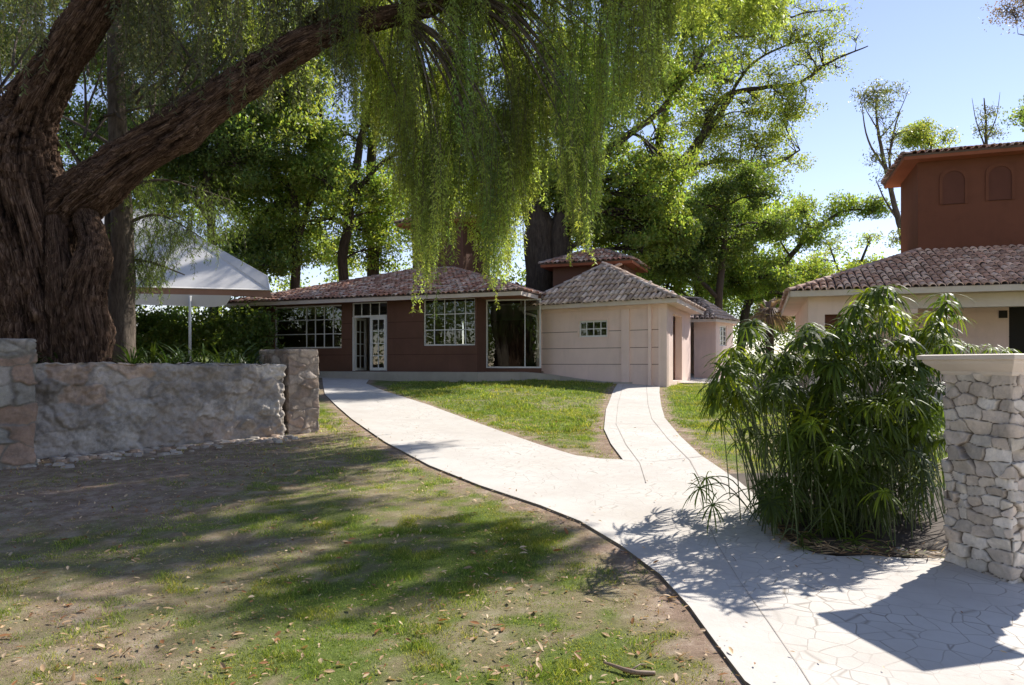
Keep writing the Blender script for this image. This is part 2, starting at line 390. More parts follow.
# terraces along the buildings
_F = Frame(-5.52, 28.0, .9207, -.3903)
ter = [_F.p(_F.at(322, 1.0), 1.0, 0)[:2], _F.p(_F.at(366, 1.0), 1.0, 0)[:2], _F.p(_F.at(478, 1.0), 1.0, 0)[:2], xy_(520, 25.7), xy_(560, 25.55), xy_(606, 24.6), xy_(619, 24.5), (5.2, 25.2), (1.5, 29), (-9, 33), (-13.5, 33), (-14.5, 30)]
struct(patch('terrace', ter, M['slab'], 0, .3, M['slab'], zf=lambda x, y: np.maximum(gz(x, y) + .03, 1.31 - .33 * sst(.3, 3.6, np.asarray(x)))))
ter2 = [G(619, 383.2), G(660, 383.6), G(700, 384.5), G(745, 384), (12.5, 25), (13, 37), (7, 37), (5.0, 25.6)]
struct(patch('forecourt', ter2, M['pave'], .055, .4, M['slab'], tintf=lambda x, y: x * 0))
struct(patch('planting_bed', BEDP, M['bed'], .02, .2))
# raised bed behind the stone wall
def bedz(x, y): return np.maximum(1.42 + (fbm(np.asarray(x) * 1.2, np.asarray(y) * 1.2, 0, 3) - .5) * .15 + .01 * (np.asarray(y) - 12), gz(x, y) + .02)
bl = BEDL.copy(); bl[1] = (WL[0] - .08, WL[1] + .22); bl[2] = (WR[0] - .15, WR[1] + .2); bl[0] = (-14, 9.2); bl[-1] = (-26, 9.2)
struct(patch('raised_bed', bl, M['bed'], 0, .5, M['bed'], zf=bedz))
# ------------------------------------------------------------------ stone masonry
def stone_block(name, cx, cy, z0, w, dep, h, rot, cell, res, amp, palette, mortar, mat, label, cat, rc=.03, seed=1, gap=.02, rough=.02, round_top=.02, group=None, zbase=None, root=None, topnoise=0.0, facet=.08):
    rg = np.random.default_rng(seed)
    # rounded rectangle perimeter
    segs = []; hw, hd = w / 2 - rc, dep / 2 - rc; L4 = [2 * hw, 2 * hd, 2 * hw, 2 * hd]; q = math.pi / 2 * rc
    per = 2 * (L4[0] + L4[1]) + 4 * q
    nt = int(per / res); tt = np.arange(nt) / nt * per
    px = np.zeros(nt); py = np.zeros(nt); nx_ = np.zeros(nt); ny_ = np.zeros(nt)
    corners = [(hw, -hd), (hw, hd), (-hw, hd), (-hw, -hd)]; dirs = [(1, 0), (0, 1), (-1, 0), (0, -1)]; nor = [(0, -1), (1, 0), (0, 1), (-1, 0)]
    starts = [(-hw, -hd), (hw, -hd), (hw, hd), (-hw, hd)]
    for i, tv in enumerate(tt):
        for s in range(4):
            if tv < L4[s]:
                px[i] = starts[s][0] + dirs[s][0] * tv + nor[s][0] * rc; py[i] = starts[s][1] + dirs[s][1] * tv + nor[s][1] * rc
                nx_[i], ny_[i] = nor[s]; break
            tv -= L4[s]
            if tv < q:
                a = tv / q * math.pi / 2; n1, n2 = nor[s], nor[(s + 1) % 4]
                nx_[i] = n1[0] * math.cos(a) + n2[0] * math.sin(a); ny_[i] = n1[1] * math.cos(a) + n2[1] * math.sin(a)
                px[i] = corners[s][0] + nx_[i] * rc; py[i] = corners[s][1] + ny_[i] * rc; break
            tv -= q
    nz_ = int(h / res) + 1; zz = np.linspace(0, h, nz_)
    T, Zg = np.meshgrid(tt, zz)
    # seeds: jittered courses
    S = []; z = -cell
    while z < h + cell:
        rh = cell * rg.uniform(.45, 1.25); x = rg.uniform(0, cell)
        while x < per:
            wd = cell * rg.uniform(.6, 2.2); S.append((x + wd / 2, z + rh / 2 + rg.uniform(-.22, .22) * cell, wd ** .5)); x += wd
        z += rh
    S = np.array(S); Sx = np.concatenate([S[:, 0] - per, S[:, 0], S[:, 0] + per]); Sz = np.tile(S[:, 1], 3); sid = np.tile(np.arange(len(S)), 3); Sw = np.tile(S[:, 2] ** 2 / cell * .55, 3)
    wx = T + (fbm(T * 5, Zg * 5, seed, 3) - .5) * cell * .5; wz = Zg + (fbm(T * 5 + 40, Zg * 5, seed, 3) - .5) * cell * .5
    f1 = np.full(T.shape, 1e9); f2 = np.full(T.shape, 1e9); id1 = np.zeros(T.shape, int); cxn = np.zeros(T.shape); czn = np.zeros(T.shape)
    for k in range(len(Sx)):
        dd = ((np.abs(wx - Sx[k]) / (1.05 + 1.4 * Sw[k])) ** 3.2 + np.abs(wz - Sz[k]) ** 3.2) ** (1 / 3.2); m = dd < f1
        f2 = np.where(m, f1, np.minimum(f2, dd)); id1 = np.where(m, sid[k], id1); cxn = np.where(m, Sx[k], cxn); czn = np.where(m, Sz[k], czn); f1 = np.minimum(f1, dd)
    e = f2 - f1; prof = sst(0, gap, e)
    off = rg.uniform(-.4, .6, len(S))[id1]
    big = fbm(T * 6, Zg * 6, seed + 9, 4) - .5; fine = fbm(T * 24, Zg * 24, seed + 5, 3) - .5
    disp = amp * (prof * (1 + .5 * off) - 1) + rough * (big * 2 + fine * .8)
    disp = disp + prof * ((T - cxn) * rg.normal(0, facet, len(S))[id1] + (Zg - czn) * rg.normal(0, facet, len(S))[id1])
    tb = sst(0, round_top, h - Zg) if round_top else 1
    disp = disp - (1 - tb) * round_top * .7
    pal = np.array(palette)[rg.integers(0, len(palette), len(S))] * rg.uniform(.85, 1.15, (len(S), 1))
    C = pal[id1] * (1 + .35 * (fbm(T * 3, Zg * 3, seed, 3) - .5))[..., None]
    C = C * prof[..., None] + np.array(mortar) * (1 - prof[..., None])
    P_x = px[None, :] + nx_[None, :] * disp; P_y = py[None, :] + ny_[None, :] * disp
    zt = z0 + Zg + topnoise * (Zg / h) * (fbm(T * 2.5, 0, seed, 3) - .5)
    cr, sr = math.cos(rot), math.sin(rot)
    V = np.stack([cx + P_x * cr - P_y * sr, cy + P_x * sr + P_y * cr, zt], -1).reshape(-1, 3)
    I = np.arange(nz_ * nt).reshape(nz_, nt); J = np.roll(I, -1, 1)
    Fq = np.stack([I[:-1], J[:-1], J[1:], I[1:]], -1).reshape(-1, 4)
    # top: rings shrinking inwards
    top = V[I[-1]]; ctr = top.mean(0); rings = [top]; cols = [C.reshape(-1, 3)]; n0 = len(V); VV = [V]; FF = [Fq]; prev = I[-1]
    inw = np.stack([nx_ * cr - ny_ * sr, nx_ * sr + ny_ * cr], -1); mind = min(w, dep) / 2
    for s in (.1, .3, .6, .97):
        r_ = top.copy(); sx = np.clip(px, -hw + mind * s - 0, hw - mind * s) if False else None
        lx = px * 1.0; ly = py * 1.0
        lx = np.sign(lx) * np.maximum(np.abs(lx) - mind * s, 0); ly = np.sign(ly) * np.maximum(np.abs(ly) - mind * s, 0)
        r_[:, 0] = cx + lx * cr - ly * sr; r_[:, 1] = cy + lx * sr + ly * cr
        r_[:, 2] = top[:, 2] + .008 + rough * (fbm(r_[:, 0] * 9, r_[:, 1] * 9, seed, 3) - .5)
        ids = np.arange(nt) + n0; n0 += nt; VV.append(r_); cols.append(C[-1] * 1.0)
        FF.append(np.stack([prev, np.roll(prev, -1), np.roll(ids, -1), ids], -1)); prev = ids
    o = raw(name, np.concatenate(VV), np.concatenate(FF), mat, smooth=True, col=np.concatenate(cols), root=root)
    if label: tag(o, label, cat, group)
    return o
pale = [(.66, .60, .54), (.74, .69, .63), (.62, .55, .49), (.78, .73, .68), (.70, .62, .56)]
oldp = [(.48, .43, .38), (.38, .34, .30), (.53, .48, .43), (.47, .36, .28), (.50, .46, .41), (.42, .36, .31)]
# right pillar (rubble masonry with a moulded cap)
th = R(15); A0 = np.array((3.52, 5.07)); ur = np.array((math.cos(th), math.sin(th))); bk = np.array((-math.sin(th), math.cos(th)))
PW = .21
pc = A0 + ur * PW + bk * .29
rt = thing('gate_pillar', 'freestanding rubble stone pillar with a wide pale moulded cap beside the papyrus', 'pillar', (pc[0], pc[1], 0))
stone_block('shaft', pc[0], pc[1], -.03, PW * 2, .58, 1.56, th, .115, .006, .020, pale, (.10, .075, .055), M['stone'], None, None, .02, 5, .006, .014, 0, root=rt, facet=.22)
mb = MB(); fc = Frame(pc[0], pc[1], ur[0], ur[1])
prof = [(.000, 1.515), (.012, 1.53), (.014, 1.545), (.03, 1.555), (.055, 1.575), (.088, 1.60), (.10, 1.618), (.10, 1.632), (.125, 1.635), (.128, 1.665), (.10, 1.672)]
V = []; 
for e_, z_ in prof:
    for sx, sy in ((-1, -1), (1, -1), (1, 1), (-1, 1)): V.append(fc.p(sx * (PW + e_), sy * (.29 + e_), z_))
F4 = [(i * 4 + k, i * 4 + (k + 1) % 4, (i + 1) * 4 + (k + 1) % 4, (i + 1) * 4 + k) for i in range(len(prof) - 1) for k in range(4)]
F4.append(tuple((len(prof) - 1) * 4 + k for k in range(4))); F4.append((3, 2, 1, 0))
mb.add(V, F4); mb.build('cap', M['cream'], rt)
# left retaining wall and its two piers
wl = np.array(WL); wr = np.array(WR); wd_ = wr - wl; wlen = np.hypot(*wd_); wrot = math.atan2(wd_[1], wd_[0]); wn_ = np.array((-math.sin(wrot), math.cos(wrot)))
wc = (wl + wr) / 2 + wn_ * .2
o = stone_block('retaining_wall', wc[0], wc[1], .15, wlen, .4, 1.44, wrot, .42, .018, .012, oldp, (.40, .365, .33), M['oldstone'],
                'long low rough grey stone wall holding the bed under the big tree', 'wall',   .03, 3, .035, .075, .03, topnoise=.06)
o = stone_block('stone_pier', -4.17, 13.43, .3, .60, 1.3, 1.56, wrot, .26, .014, .012, [(.46, .38, .31), (.5, .43, .37), (.40, .31, .25)], (.30, .25, .21), M['oldstone'],
                'square brownish stone pier at the path end of the low stone wall', 'pier', .025, 11, .03, .018, .02)
o = stone_block('stone_pier', -6.80, 9.66, .1, .62, .55, 1.83, wrot, .30, .014, .012, [(.40, .38, .34), (.34, .32, .28), (.46, .42, .38), (.42, .30, .23)], (.26, .24, .21), M['oldstone'],
                'tall stone pier at the left edge, cut off by the frame', 'pier', .025, 12, .03, .02, .02)
# rubble strip at the foot of the wall
mb = MB(); cobs = []
for k in range(230):
    t_ = random.random(); q = wl * (1 - t_) + wr * t_ - wn_ * (.05 + abs(random.gauss(0, .32))) + np.array([random.gauss(0, .1), 0])
    if t_ < .15: q = q - np.array((.5, .2)) * random.random()
    r_ = random.uniform(.03, .1); z_ = float(gz(q[0], q[1])); n = 8
    ring = [(q[0] + r_ * math.cos(a) * random.uniform(.7, 1.3), q[1] + r_ * math.sin(a) * random.uniform(.6, 1.1)) for a in np.arange(n) * 2 * math.pi / n]
    hh = r_ * random.uniform(.25, .5); cc = np.array(random.choice(oldp)) * random.uniform(.8, 1.25)
    V = [(x, y, z_ - .02) for x, y in ring] + [(q[0] + (x - q[0]) * .7, q[1] + (y - q[1]) * .7, z_ + hh) for x, y in ring]
    mb.add(V, [(i, (i + 1) % n, n + (i + 1) % n, n + i) for i in range(n)] + [tuple(range(n, 2 * n))], cc)
o = mb.build('rubble', M['stone'], col=True); tag(o, 'loose flat stones and rubble along the foot of the wall', 'rubble', kind='stuff')
# ------------------------------------------------------------------ roofs
def tiles_plane(name, P, root, parent, step=.21, row=.37, seed=0, pal=None, lean=0):
    """P: eave left, eave right, then the upper corners"""
    rg = np.random.default_rng(seed); P = [np.array(p, float) for p in P]
    u = P[1] - P[0]; u /= np.linalg.norm(u); n = np.cross(u, P[2] - P[0]); n /= np.linalg.norm(n)
    if n[2] < 0: n = -n
    v = np.cross(n, u)
    if v[2] < 0: v = -v
    Q = np.array([((p - P[0]) @ u, (p - P[0]) @ v) for p in P])
    L0, L1 = Q[:, 0].min(), Q[:, 0].max(); H = Q[:, 1].max()
    A, B = np.meshgrid(np.arange(L0 + step / 2, L1, step), np.arange(row * .35, H, row)); A = A.ravel(); B = B.ravel()
    ok = inside(Q, A, B); A, B = A[ok], B[ok]; N = len(A)
    A = A + rg.normal(0, .008, N); B = B + rg.normal(0, .02, N)
    seg = 5; a = np.linspace(0, math.pi, seg + 1)
    tv = []
    for (s, r_, lift) in ((-.56, .088, .034), (.56, .072, -.004)):
        for k in a: tv.append((math.cos(k) * r_, s * row, math.sin(k) * r_ * .85 + lift))
    tv = np.array(tv); m = seg + 1
    for k in a: pass
    low = tv[:m] * 1.0; low[:, 2] = low[:, 2] - .022; low[:, 0] *= .86      # front lip thickness
    tv = np.concatenate([tv, low]); nv = len(tv)
    lift = rg.uniform(0, .012, N); yaw = rg.normal(0, .03, N)
    uu = tv[None, :, 0] + yaw[:, None] * tv[None, :, 1] + A[:, None]; vv = tv[None, :, 1] + B[:, None]; ww = tv[None, :, 2] + lift[:, None]
    V = P[0] + uu[..., None] * u + vv[..., None] * v + ww[..., None] * n
    f = [(k, k + 1, m + k + 1, m + k) for k in range(seg)] + [(2 * m + k, 2 * m + k + 1, k + 1, k) for k in range(seg)]
    F = (np.array(f)[None] + (np.arange(N) * nv)[:, None, None]).reshape(-1, 4)
    pal = np.array([1.45, 1.36, 1.25]) * np.array(pal if pal is not None else [(.42, .31, .26), (.34, .24, .20), (.50, .41, .36), (.27, .20, .17), (.46, .36, .31)])
    c = pal[rg.integers(0, len(pal), N)] * rg.uniform(.75, 1.2, (N, 1))
    C = np.repeat(c[:, None], nv, 1).reshape(-1, 3)
    base = MB(); base.add([p + n * .0 for p in P] + [p - n * .06 for p in P], [tuple(range(len(P))), tuple(range(2 * len(P) - 1, len(P) - 1, -1))] + [(i, (i + 1) % len(P), len(P) + (i + 1) % len(P), len(P) + i) for i in range(len(P))])
    o = base.build(name, M['tilebase'], root, parent)
    raw('roof_tiles', V.reshape(-1, 3), F, M['tile'], root, o if parent is None else parent, smooth=False, col=C)
    return o
def ridge_caps(root, parent, lines_, pal=None, r=.11):
    for a, b in lines_:
        mb = MB()
        a = Vector(a); b = Vector(b); L = (b - a).length; n = max(1, int(L / .36)); t = (b - a).normalized(); s = t.cross(Vector((0, 0, 1))).normalized(); up = s.cross(t)
        for i in range(n):
            p0 = a + t * (L * i / n - .03); p1 = a + t * (L * (i + 1) / n + .03); c = np.array(random.choice(pal or [(.42, .31, .26), (.34, .24, .20), (.50, .41, .36)])) * random.uniform(.8, 1.2)
            V = []
            for q, rr, l in ((p0, r, .035), (p1, r * .85, .012)):
                for k in range(7):
                    a_ = math.pi * k / 6; V.append(q + s * math.cos(a_) * rr + up * (math.sin(a_) * rr * .8 + l - .02))
            mb.add(V, [(k, k + 1, 8 + k, 7 + k) for k in range(6)] + [(0, 1, 2, 3, 4, 5, 6)], c)
        mb.build('ridge_cap', M['tile'], root, parent, col=True)
def wall_open(mb, F, u0, u1, v0, v1, z0, z1, ops, c=None):
    us = sorted(set([u0, u1] + [min(max(x, u0), u1) for o in ops for x in (o[0], o[1])]))
    for a, b in zip(us[:-1], us[1:]):
        if b - a < 1e-6: continue
        m = (a + b) / 2; iv = sorted([(max(o[2], z0), min(o[3], z1)) for o in ops if o[0] < m < o[1] and o[3] > z0 and o[2] < z1]); z = z0
        for lo, hi in iv:
            if lo > z + 1e-6: mb.box(F, a, b, v0, v1, z, lo, c)
            z = max(z, hi)
        if z < z1 - 1e-6: mb.box(F, a, b, v0, v1, z, z1, c)
def window(F, u0, u1, z0, z1, us, zs, root, v=-.08, bar=.032, fr=.055, name='window', mat=None, glass=True, label=None, dep=.06):
    mb = MB(); mat = mat or M['white']
    mb.box(F, u0, u0 + fr, v - dep, v, z0, z1); mb.box(F, u1 - fr, u1, v - dep, v, z0, z1)
    mb.box(F, u0 + fr, u1 - fr, v - dep, v, z0, z0 + fr); mb.box(F, u0 + fr, u1 - fr, v - dep, v, z1 - fr, z1)
    for u in us: mb.box(F, u - bar / 2, u + bar / 2, v - dep + .012, v - .01, z0 + fr, z1 - fr)
    for z in zs: mb.box(F, u0 + fr, u1 - fr, v - dep + .015, v - .013, z - bar / 2, z + bar / 2)
    o = mb.build(name, mat, root)
    if label: o['label'] = label
    if glass:
        g = MB(); g.add([F.p(u0 + fr, v - dep * .6, z0 + fr), F.p(u1 - fr, v - dep * .6, z0 + fr), F.p(u1 - fr, v - dep * .6, z1 - fr), F.p(u0 + fr, v - dep * .6, z1 - fr)], [(0, 1, 2, 3)])
        g.build('pane', M['glass'], root, o)
    return o
def lin(a, b, n): return [a + (b - a) * i / n for i in range(1, n)]
# ------------------------------------------------------------------ main building
FM = Frame(-5.52, 28.0, .9207, -.3903)
FL = 1.33; EZ = 4.12
rt = thing('long_house', 'long brown house with white-framed windows and low red tiled roof', 'house', FM.p(0, 0, FL - .3))
MAIN = rt
ul = FM.at(265); ur_ = FM.at(477)
z = lambda px, py: FM.zat(px, py)
W1 = (FM.at(274), FM.at(341.5), z(341, 348), z(341, 304.5)); D1 = (FM.at(351.5), FM.at(387), FL, z(370, 302)); W2 = (FM.at(423), FM.at(475), z(450, 345.5), z(450, 298))
ops = [W1, D1, W2]
mb = MB(); wall_open(mb, FM, ul, ur_, -.22, -.02, FL - .5, EZ - .05, ops)
D = 10.0
mb.box(FM, ul, ul + .2, -D, -.22, FL - .5, EZ - .05)
backops = [(ul + 1.2, ul + 4.2, FL + .8, FL + 2.5)]
wall_open(mb, FM, ul, ur_ + 3, -D - .2, -D, FL - .5, EZ - .05, backops)
def SEG(g, ops):
    us = [g[0]]
    for o in sorted(ops):
        if o[2] < g[2] < o[3]: us += [o[0], o[1]]
    us.append(g[1]); return list(zip(us[::2], us[1::2]))
gr = [(ul, ur_, zz, zz + .02) for zz in (FL + .62, FL + 1.24, FL + 1.86)]
wall_open(mb, FM, ul, ur_, -.02, 0, FL - .5, EZ - .05, ops + gr)
mb.build('wall', M['brown'], rt)
for g_ in gr:
    for a_, b_ in SEG(g_, ops): mb = MB(); mb.box(FM, a_, b_, -.021, -.008, g_[2], g_[3]); mb.build('groove', M['brgroove'], rt)
mb = MB()
for a_, b_ in ((FL - .2, FL + .005), (EZ - .3, EZ - .25)): mb.box(FM, ul + .2, ur_ - .2, -D, -.22, a_, b_); mb.box(FM, ur_ - .2, ur_ + 2.0, -D, -1.35, a_, b_)
mb.box(FM, FM.at(345), FM.at(345) + .12, -D, -1.5, FL, EZ - .3)
mb.build('interior', M['inner'], rt)
window(FM, *W1[:2], *W1[2:], [FM.at(305)] + [FM.at(305) + (W1[1] - .03 - FM.at(305)) * i / 4 for i in (1, 2, 3)], [W1[2] + (W1[3] - W1[2]) * i / 3 for i in (1, 2)] , rt, label='wide white window, large panes at left and a small grid at right')
window(FM, *W2[:2], *W2[2:], lin(W2[0], W2[1], 5), lin(W2[2], W2[3], 3), rt, label='white window of fifteen small panes')
dz = FL + 2.12
window(FM, D1[0], D1[1], dz, D1[3], lin(D1[0], D1[1], 4), [], rt, name='transom')
mb = MB(); mb.box(FM, D1[0], D1[0] + .06, -.16, -.06, FL, dz); mb.box(FM, D1[1] - .06, D1[1], -.16, -.06, FL, dz); mb.box(FM, D1[0] + .06, D1[1] - .06, -.155, -.065, dz - .03, dz + .004); mb.build('door_frame', M['white'], rt)
um = FM.at(369)
window(FM, um, D1[1] - .07, FL + .02, dz - .02, [(um + D1[1] - .07) / 2], lin(FL + .12, dz - .1, 4), rt, fr=.11, name='door', v=-.06, label='white glazed door leaf, closed')
# open leaf swung inwards
FD = Frame(*FM.p(D1[0] + .07, -.15, 0)[:2], *(np.array((-FM.n[0] * .98 + FM.u[0] * .02, -FM.n[1] * .98 + FM.u[1] * .02))))
window(FD, 0, .75, FL + .02, dz - .02, [.375], lin(FL + .12, dz - .1, 4), rt, fr=.10, name='door', v=0, label='white glazed door leaf, swung open')
# recessed glazing at the right
pA = FM.p(ur_, -.75, 0); FG = Frame(pA[0], pA[1], .97, -.24)
g1 = FG.at(541)
mb = MB(); mb.box(FM, ur_ - .18, ur_ , -.95, -.22, FL - .5, EZ - .05); mb.box(FG, .0, g1, -.1, .0, FL - .5, FL + .12); mb.box(FG, 0, g1, -.1, 0, EZ - .12, EZ + .0)
mb.build('wall', M['brown'], rt)
window(FG, .02, g1, FL + .12, EZ - .12, [FG.at(487), FG.at(525)], [], rt, v=.02, name='glazing', label='tall fixed glass wall beside the pink wing')
# roof
A = FM.p(FM.at(225, .6), .6, EZ); uA = FM.at(225, .6); uB = FM.at(521, .6)
rd = D + 1.3; half = rd / 2; rh = half * .31
eav = lambda u, v: FM.p(u, v, EZ + .03)
e0, e1, e2, e3 = eav(uA, .6), eav(uB, .6), eav(uB, .6 - rd), eav(uA, .6 - rd)
r0 = FM.p(uA + half, .6 - half, EZ + .03 + rh); r1 = FM.p(uB - half, .6 - half, EZ + .03 + rh)
roofm = [(.46, .26, .20), (.38, .21, .16), (.54, .41, .35), (.33, .21, .17), (.50, .34, .28), (.6, .5, .45)]
o = tiles_plane('roof', [e0, e1, r1, r0], rt, None, seed=1, pal=roofm)
tiles_plane('roof_side', [e1, e2, r1], rt, o, seed=2, pal=roofm); tiles_plane('roof_side', [e3, e0, r0], rt, o, seed=3, pal=roofm)
tiles_plane('roof_back', [e2, e3, r0, r1], rt, o, step=.6, row=1, seed=4, pal=roofm)
ridge_caps(rt, o, [(e0, r0), (e1, r1), (r0, r1), (e2, r1), (e3, r0)])
def eaves(F, u0, u1, v1, v0, z, rt, mat=None, th=.13):
    mb = MB(); mb.box(F, u0, u1, v1 - .03, v1, z - th, z); mb.box(F, u0, u0 + .03, v0, v1 - .03, z - th, z); mb.box(F, u1 - .03, u1, v0, v1 - .03, z - th, z)
    mb.build('fascia', mat or M['cream'], rt)
    mb = MB(); mb.box(F, u0 + .03, u1 - .03, v0, v1 - .03, z - th * .75, z - th * .5); mb.build('soffit', M['soffit'], rt)
eaves(FM, uA, uB, .6, .6 - rd, EZ, rt, M['cream'], .14)
# towers
def tower(name, label, cx, cy, ux, uy, w, dep, z0, z1, over, rise, blind, rt=None, wallm=None, seed=0):
    own = rt is None
    F = Frame(cx, cy, ux, uy)
    if own: rt = thing(name, label, 'tower', F.p(0, 0, z0))
    mb = MB(); mb.box(F, 0, w, -dep, 0, z0, z1); o = mb.build('tower_wall', wallm or M['brown'], rt)
    for (u, zc, ww, hh, side) in blind:
        mb = MB(); nb = MB()
        if side == 'f': P = lambda a, b, v: F.p(u + a, v, zc + b)
        else: P = lambda a, b, v: F.p(-v, -u - a, zc + b)
        out = [(-ww / 2, 0), (ww / 2, 0), (ww / 2, hh - ww / 2)] + [(ww / 2 * math.cos(a), hh - ww / 2 + ww / 2 * math.sin(a)) for a in np.linspace(0, math.pi, 9)[1:-1]] + [(-ww / 2, hh - ww / 2)]
        big = [(x * 1.28 if True else x, y * 1.0 + (.11 if y > .3 else -.0)) for x, y in out]; n = len(out)
        V = [P(x, y, .035) for x, y in out] + [P(x, y, .035) for x, y in big] + [P(x, y, -.0) for x, y in out] + [P(x, y, .0) for x, y in big]
        mb.add(V, [(i, (i + 1) % n, n + (i + 1) % n, n + i) for i in range(n)] + [(n + i, n + (i + 1) % n, 3 * n + (i + 1) % n, 3 * n + i) for i in range(n)] + [(2 * n + i, 2 * n + (i + 1) % n, (i + 1) % n, i) for i in range(n)])
        V = [P(x, y, .006) for x, y in out]; nb.add(V, [tuple(range(n))])
        f = mb.build('blind_window', wallm or M['brown'], rt); nb.build('pane', M['niche'], rt, f)
    ez = z1 + .0
    e0, e1, e2, e3 = F.p(-over, over, ez), F.p(w + over, over, ez), F.p(w + over, -dep - over, ez), F.p(-over, -dep - over, ez)
    hl = min(w, dep) / 2 + over
    if w >= dep: r0, r1 = F.p(-over + hl, -dep / 2, ez + rise), F.p(w + over - hl, -dep / 2, ez + rise)
    else: r0, r1 = F.p(w / 2, over - hl, ez + rise), F.p(w / 2, -dep - over + hl, ez + rise)
    if w >= dep: pl = [[e0, e1, r1, r0], [e1, e2, r1], [e2, e3, r0, r1], [e3, e0, r0]]
    else: pl = [[e0, e1, r0], [e1, e2, r1, r0], [e2, e3, r1], [e3, e0, r0, r1]]
    o = None
    for i, P in enumerate(pl): q = tiles_plane('roof' if o is None else 'roof_side', P, rt, o, seed=seed + i, pal=roofm if own is False else None); o = o or q
    ridge_caps(rt, o, [(e0, r0), (e1, r1 if w >= dep else r0), (e2, r1), (e3, r0 if w >= dep else r1), (r0, r1)] if (Vector(r0) - Vector(r1)).length > .3 else [(e0, r0), (e1, r0), (e2, r0), (e3, r0)])
    mb = MB(); mb.box(F, -over + .02, w + over - .02, -dep - over + .02, over - .02, ez - .16, ez - .05)
    mb.build('eaves', M['rust'], rt)
    return rt
M['niche'] = plaster('niche_plaster', (.13, .05, .032), .15)
def xy(px, d): return ((px - 512) / FPX * d, d)
a = xy(398, 34.5)
tower(None, None, a[0] + .7, a[1], .92, -.39, 2.7, 3.0, 4.6, 8.3, .6, .9, [], rt=MAIN, seed=20)
a = xy(553, 31.5)
tower(None, None, a[0], a[1], .93, -.36, 3.15, 2.6, 4.0, 5.95, .45, .75, [], rt=MAIN, seed=30)
# ------------------------------------------------------------------ pink wing
K = xy(666, 24.0); KL = xy(538, 27.0)
FP = Frame(KL[0], KL[1], K[0] - KL[0], K[1] - KL[1]); wlen_p = math.hypot(K[0] - KL[0], K[1] - KL[1])
PZ = 1.0; PE = 3.72
rt = thing('pink_wing', 'pale pink wing with grooved walls, small window and grey hipped tile roof', 'house', (K[0], K[1], PZ - .2))
FS = Frame(K[0], K[1], .38, .925)      # right side wall, u going back
sl = 5.4
wp = (FP.at(579), FP.at(607.5), FP.zat(593, 337), FP.zat(593, 320.5))
mb = MB(); wall_open(mb, FP, 0, wlen_p, -.22, -.02, PZ - .6, PE, [wp])
grs = [(0, wlen_p, FP.zat(607, y0) - .01, FP.zat(607, y0) + .012) for y0 in (331, 348, 364.3)]
wall_open(mb, FP, 0, wlen_p, -.02, 0, PZ - .6, PE - .22, [wp] + grs)
mb.build('wall', M['pink'], rt)
for g_ in grs:
    for a_, b_ in SEG(g_, [wp]): mb = MB(); mb.box(FP, a_, b_, -.021, -.006, g_[2], g_[3]); mb.build('groove', M['groove'], rt)
mb = MB(); cp = FP.at(626); mb.box(FP, cp - .15, cp + .15, .0, .07, PZ - .6, PE - .22); mb.box(FP, 0, wlen_p + .05, 0, .05, PE - .22, PE - .0); mb.box(FP, wlen_p - .16, wlen_p + .045, 0.001, .045, PZ - .6, PE - .225)
mb.box(FP, 0.0, .16, 0.001, .045, PZ - .6, PE - .225)
mb.build('pilaster', M['pink'], rt)
window(FP, *wp, lin(wp[0], wp[1], 4), lin(wp[2], wp[3], 2), rt, v=-.03, fr=.06, name='window', label='small white window of eight panes')
# surround
mb = MB(); s_ = .05
mb.box(FP, wp[0] - s_, wp[1] + s_, 0.0, .03, wp[2] - s_, wp[2]); mb.box(FP, wp[0] - s_, wp[1] + s_, 0.0, .03, wp[3], wp[3] + s_)
mb.box(FP, wp[0] - s_, wp[0], 0.0, .03, wp[2], wp[3]); mb.box(FP, wp[1], wp[1] + s_, 0.0, .03, wp[2], wp[3]); mb.build('window_surround', M['pink'], rt)
# side wall: pilaster, recess, pilaster
mb = MB()
rec = [(1.35, 3.3, PZ + .0, PE - .35)]
wall_open(mb, FS, 0, sl, -.25, -.0, PZ - .6, PE, rec); mb.box(FS, 0, sl, -.6, -.5, PZ - .6, PE); mb.build('side_wall', M['pink'], rt)
mb = MB(); FI = FP; mb.box(FP, .2, wlen_p - 2.2, -3, -.3, PZ + .3, PZ + .32); mb.box(FP, .2, wlen_p - 2.2, -3, -2.9, PZ, PE); mb.build('interior', M['inner'], rt)
# roof of the wing
ov = .45
a0 = np.array(FP.p(-.55, ov, 0)[:2]); 
def isect(p, d, q, e):
    m = np.array([[d[0], -e[0]], [d[1], -e[1]]]); s = np.linalg.solve(m, np.array(q) - np.array(p)); return np.array(p) + s[0] * np.array(d)
corner = isect(FP.p(0, ov, 0)[:2], FP.u, FS.p(0, ov, 0)[:2], FS.u)
sb = np.array(FS.p(sl + .4, ov, 0)[:2]); lb = a0 + (sb - corner)
ze = PE + .03; apex = np.array((*W(602, 266, 27.2)[:2], 0)); apz = W(602, 266, 27.2)[2]
ap2 = np.array(FS.p(sl - 1.6, -2.4, 0)[:2])
P0 = (*a0, ze); P1 = (*corner, ze); P2 = (*sb, ze); P3 = (*lb, ze); AP = (apex[0], apex[1], apz); AQ = (ap2[0], ap2[1], apz - .1)
grey = [(.58, .50, .45), (.50, .42, .37), (.66, .59, .54), (.40, .33, .29), (.60, .51, .46), (.54, .44, .38)]
o = tiles_plane('roof', [P0, P1, AP], rt, None, seed=41, pal=grey)
tiles_plane('roof_side', [P1, P2, AQ, AP], rt, o, seed=42, pal=grey); tiles_plane('roof_side', [P3, P0, AP, AQ], rt, o, seed=43, pal=grey)
ridge_caps(rt, o, [(P0, AP), (P1, AP), (AP, AQ), (P2, AQ)], grey)
